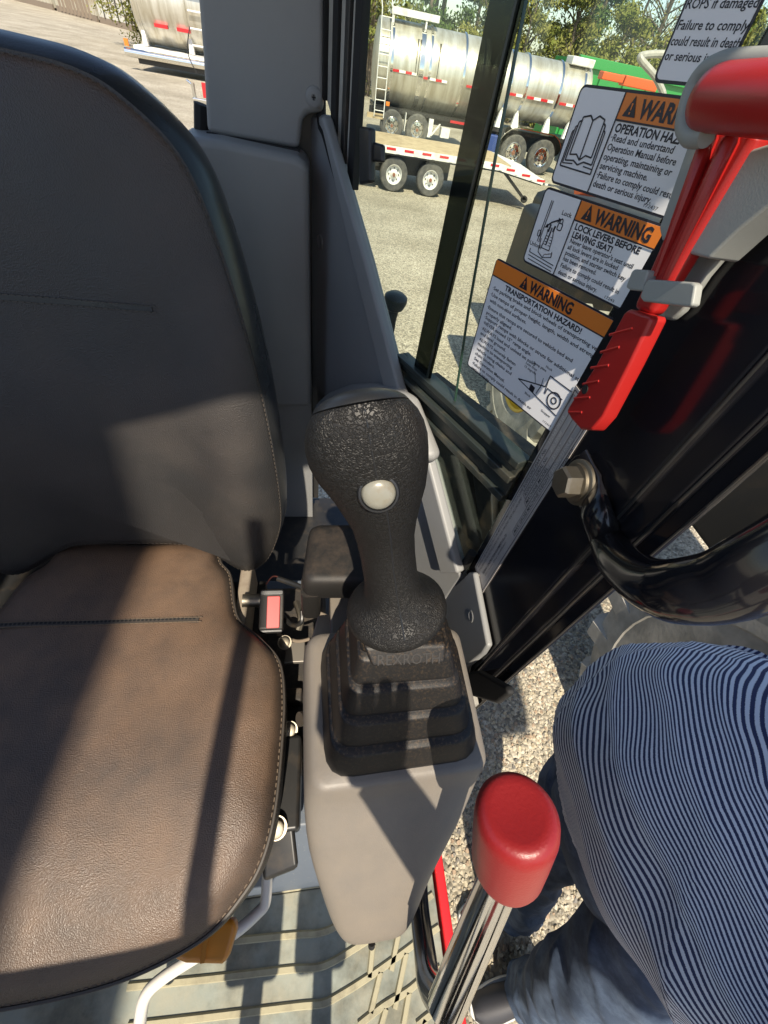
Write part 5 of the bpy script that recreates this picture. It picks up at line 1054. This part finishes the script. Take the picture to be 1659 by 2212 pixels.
# one arm hangs behind, the other reaches up behind the lens with the phone hand
striped(limb('sleeve', [(.79, .14, 1.50), (.88, .17, 1.40), (.95, .15, 1.28)], [.09, .082, .074], M_shirt, PER), (.70, .24, 1.56))
limb('arm', [(.94, .15, 1.30), (1.0, .13, 1.15), (1.02, .09, 1.03), (1.0, .06, .93)], [.052, .045, .038, .03], M_skin, PER)
striped(limb('sleeve', [(.68, -.20, 1.52), (.60, -.34, 1.55), (.53, -.43, 1.60)], [.085, .075, .066], M_shirt, PER), (.68, -.2, 1.56))
limb('arm', [(.54, -.42, 1.59), (.40, -.50, 1.70), (.22, -.44, 1.92), (.05, -.30, 2.16)], [.050, .045, .038, .028], M_skin, PER)
for (hx, y_, hz, sg) in ((.04, -.29, 2.15, 1), (1.0, .05, .85, -1)):
    b = MB(); dzs = ((0, .7), (.03, 1), (.07, 1.05), (.09, .9)); up_ = sg
    b.loft([[Vector((hx+.035*math.cos(a)*s, y_+.016*math.sin(a)*s, hz+(dz if sg > 0 else .09-dz))) for a in (2*math.pi*k/16 for k in range(16))] for dz, s in dzs]); b.obj('palm', M_skin, PER)
    for k, ln_ in enumerate((.058, .07, .075, .066)):
        fx = hx-.027+.018*k; z0 = hz+(.08 if sg > 0 else .01); b = MB(); b.tube(spline([(fx, y_, z0), (fx, y_+.012, z0+sg*ln_*.5), (fx, y_+.03, z0+sg*ln_*.85)], 4), [.009]*5+[.008]*3+[.006], 8); b.obj('finger', M_skin, PER)
    b = MB(); b.tube([(hx-.03, y_, hz+.03), (hx-.052, y_+.012, hz+.03+sg*.03), (hx-.052, y_+.03, hz+.03+sg*.06)], [.011, .010, .007], 8); b.obj('thumb', M_skin, PER)
b = MB(); b.tube([(.80, -.075, 1.60), (.79, -.05, 1.73)], .06, 20); b.obj('neck', M_skin, PER)
b = MB(); hr = []
for k in range(15):
    t = k/14; z = 1.69+.235*t; r = math.sin(math.pi*min(1, .12+.88*t))**.55 if t < 1 else 0.05
    hr.append([Vector((.775+(.095*math.cos(a)-(.012 if math.cos(a) < -.9 and .3 < t < .5 else 0))*r, -.03+.075*math.sin(a)*r, z)) for a in (2*math.pi*j/24 for j in range(24))])
b.loft(hr); hd = b.obj('head', M_skin, PER, angle=180)
b = MB(); b.loft([[q+(q-Vector((.775, -.03, q.z)))*.06+Vector((.008, 0, .006)) for q in r_] for r_ in hr[8:]]); b.obj('hair', M_hair, hd)
b = MB(); b.tube([(.685, -.03, 1.825), (.665, -.03, 1.80), (.688, -.03, 1.785)], [.008, .014, .010], 8); b.obj('nose', M_skin, hd)
for s in (-1, 1):
    b = MB(); b.lathe([(-.004, .004), (0, .009), (.004, .0001)], (.688, -.03+s*.03, 1.83), (-1, 0, 0), 12); b.obj('eye', M_sole, hd)
    b = MB(); b.lathe([(-.006, .012), (0, .022), (.006, .012)], (.78, -.03+s*.078, 1.815), (0, 1, 0), 14); b.obj('ear', M_skin, hd)
b = MB(); b.box(.683, .695, -.055, -.005, 1.752, 1.76); b.obj('mouth', mat('lips', (.35, .12, .1), .5), hd, bevel=.003)
def jeans_leg(pts):
    P = [Vector(p) for p in spline(pts, 16)]; rs = [.125, .115, .092, .080, .085]; rings = []; n = 40
    for i, q in enumerate(P):
        k = min(int(i/16), 3); u = i/16-k; r = rs[k]*(1-u)+rs[k+1]*u; ring = []
        for j in range(n):
            a_ = 2*math.pi*j/n; c, s_ = math.cos(a_), math.sin(a_)
            w_ = .16*noise.noise(Vector((c*1.6, s_*1.6, q.z*11)))+.10*(1-abs(math.sin(2*a_+26*q.z)))**3*(.4+.6*max(0, 1-abs(q.z-.5)/.3))+.09*(1-abs(math.sin(a_-44*q.z+1)))**3*(1 if q.z < .35 else .3)
            ring.append(q+Vector((c*r*(1+w_), s_*r*(1+w_), .012*math.sin(3*a_+q.z*30))))
        rings.append(ring)
    b = MB(); b.loft(rings); return b.obj('jeans_leg', M_jeans, PER, angle=80)
jeans_leg([(.80, .10, 1.0), (.79, .02, .78), (.77, -.10, .50), (.77, -.20, .28), (.79, -.26, .07)])
jeans_leg([(.80, -.22, 1.0), (.77, -.30, .78), (.73, -.38, .50), (.74, -.44, .28), (.77, -.48, .07)])
b = MB(); b.loft([ell(.80, -.06, z, a, c, 32) for z, a, c in ((.80, .11, .16), (.88, .15, .20), (.96, .165, .215), (1.02, .16, .21))]); b.obj('jeans_seat', M_jeans, PER, angle=80)
def shoe(cx_, cy_, dx, dy, m1):
    d = Vector((dx, dy, 0)).normalized(); n = Vector((-d.y, d.x, 0)); o0 = Vector((cx_, cy_, 0)); rings = []
    for u, wd, ht in ((-.09, .02, .06), (-.085, .034, .085), (-.04, .040, .10), (.02, .042, .085), (.09, .048, .06), (.15, .044, .045), (.18, .02, .03)):
        rings.append([o0+d*u+n*wd*math.cos(a)+Vector((0, 0, .028+ht*max(0, math.sin(a)) if math.sin(a) >= 0 else .028)) for a in (math.pi*k/10 for k in range(11))]+[o0+d*u-n*wd*.5+Vector((0, 0, .024)), o0+d*u+n*wd*.5+Vector((0, 0, .024))])
    b = MB(); b.loft(rings); s_ = b.obj('shoe', m1, PER, angle=60)
    b = MB(); sol = [o0+d*(.045+.145*math.cos(a))+n*.053*math.sin(a)*(1+.12*math.cos(a)) for a in (2*math.pi*k/28 for k in range(28))]; b.loft([[q+Vector((0, 0, z)) for q in sol] for z in (.001, .03)]); b.obj('sole', M_sole, s_)
shoe(.75, -.27, -1, -.05, M_shoe); shoe(.74, -.49, -1, -.1, M_shoe)
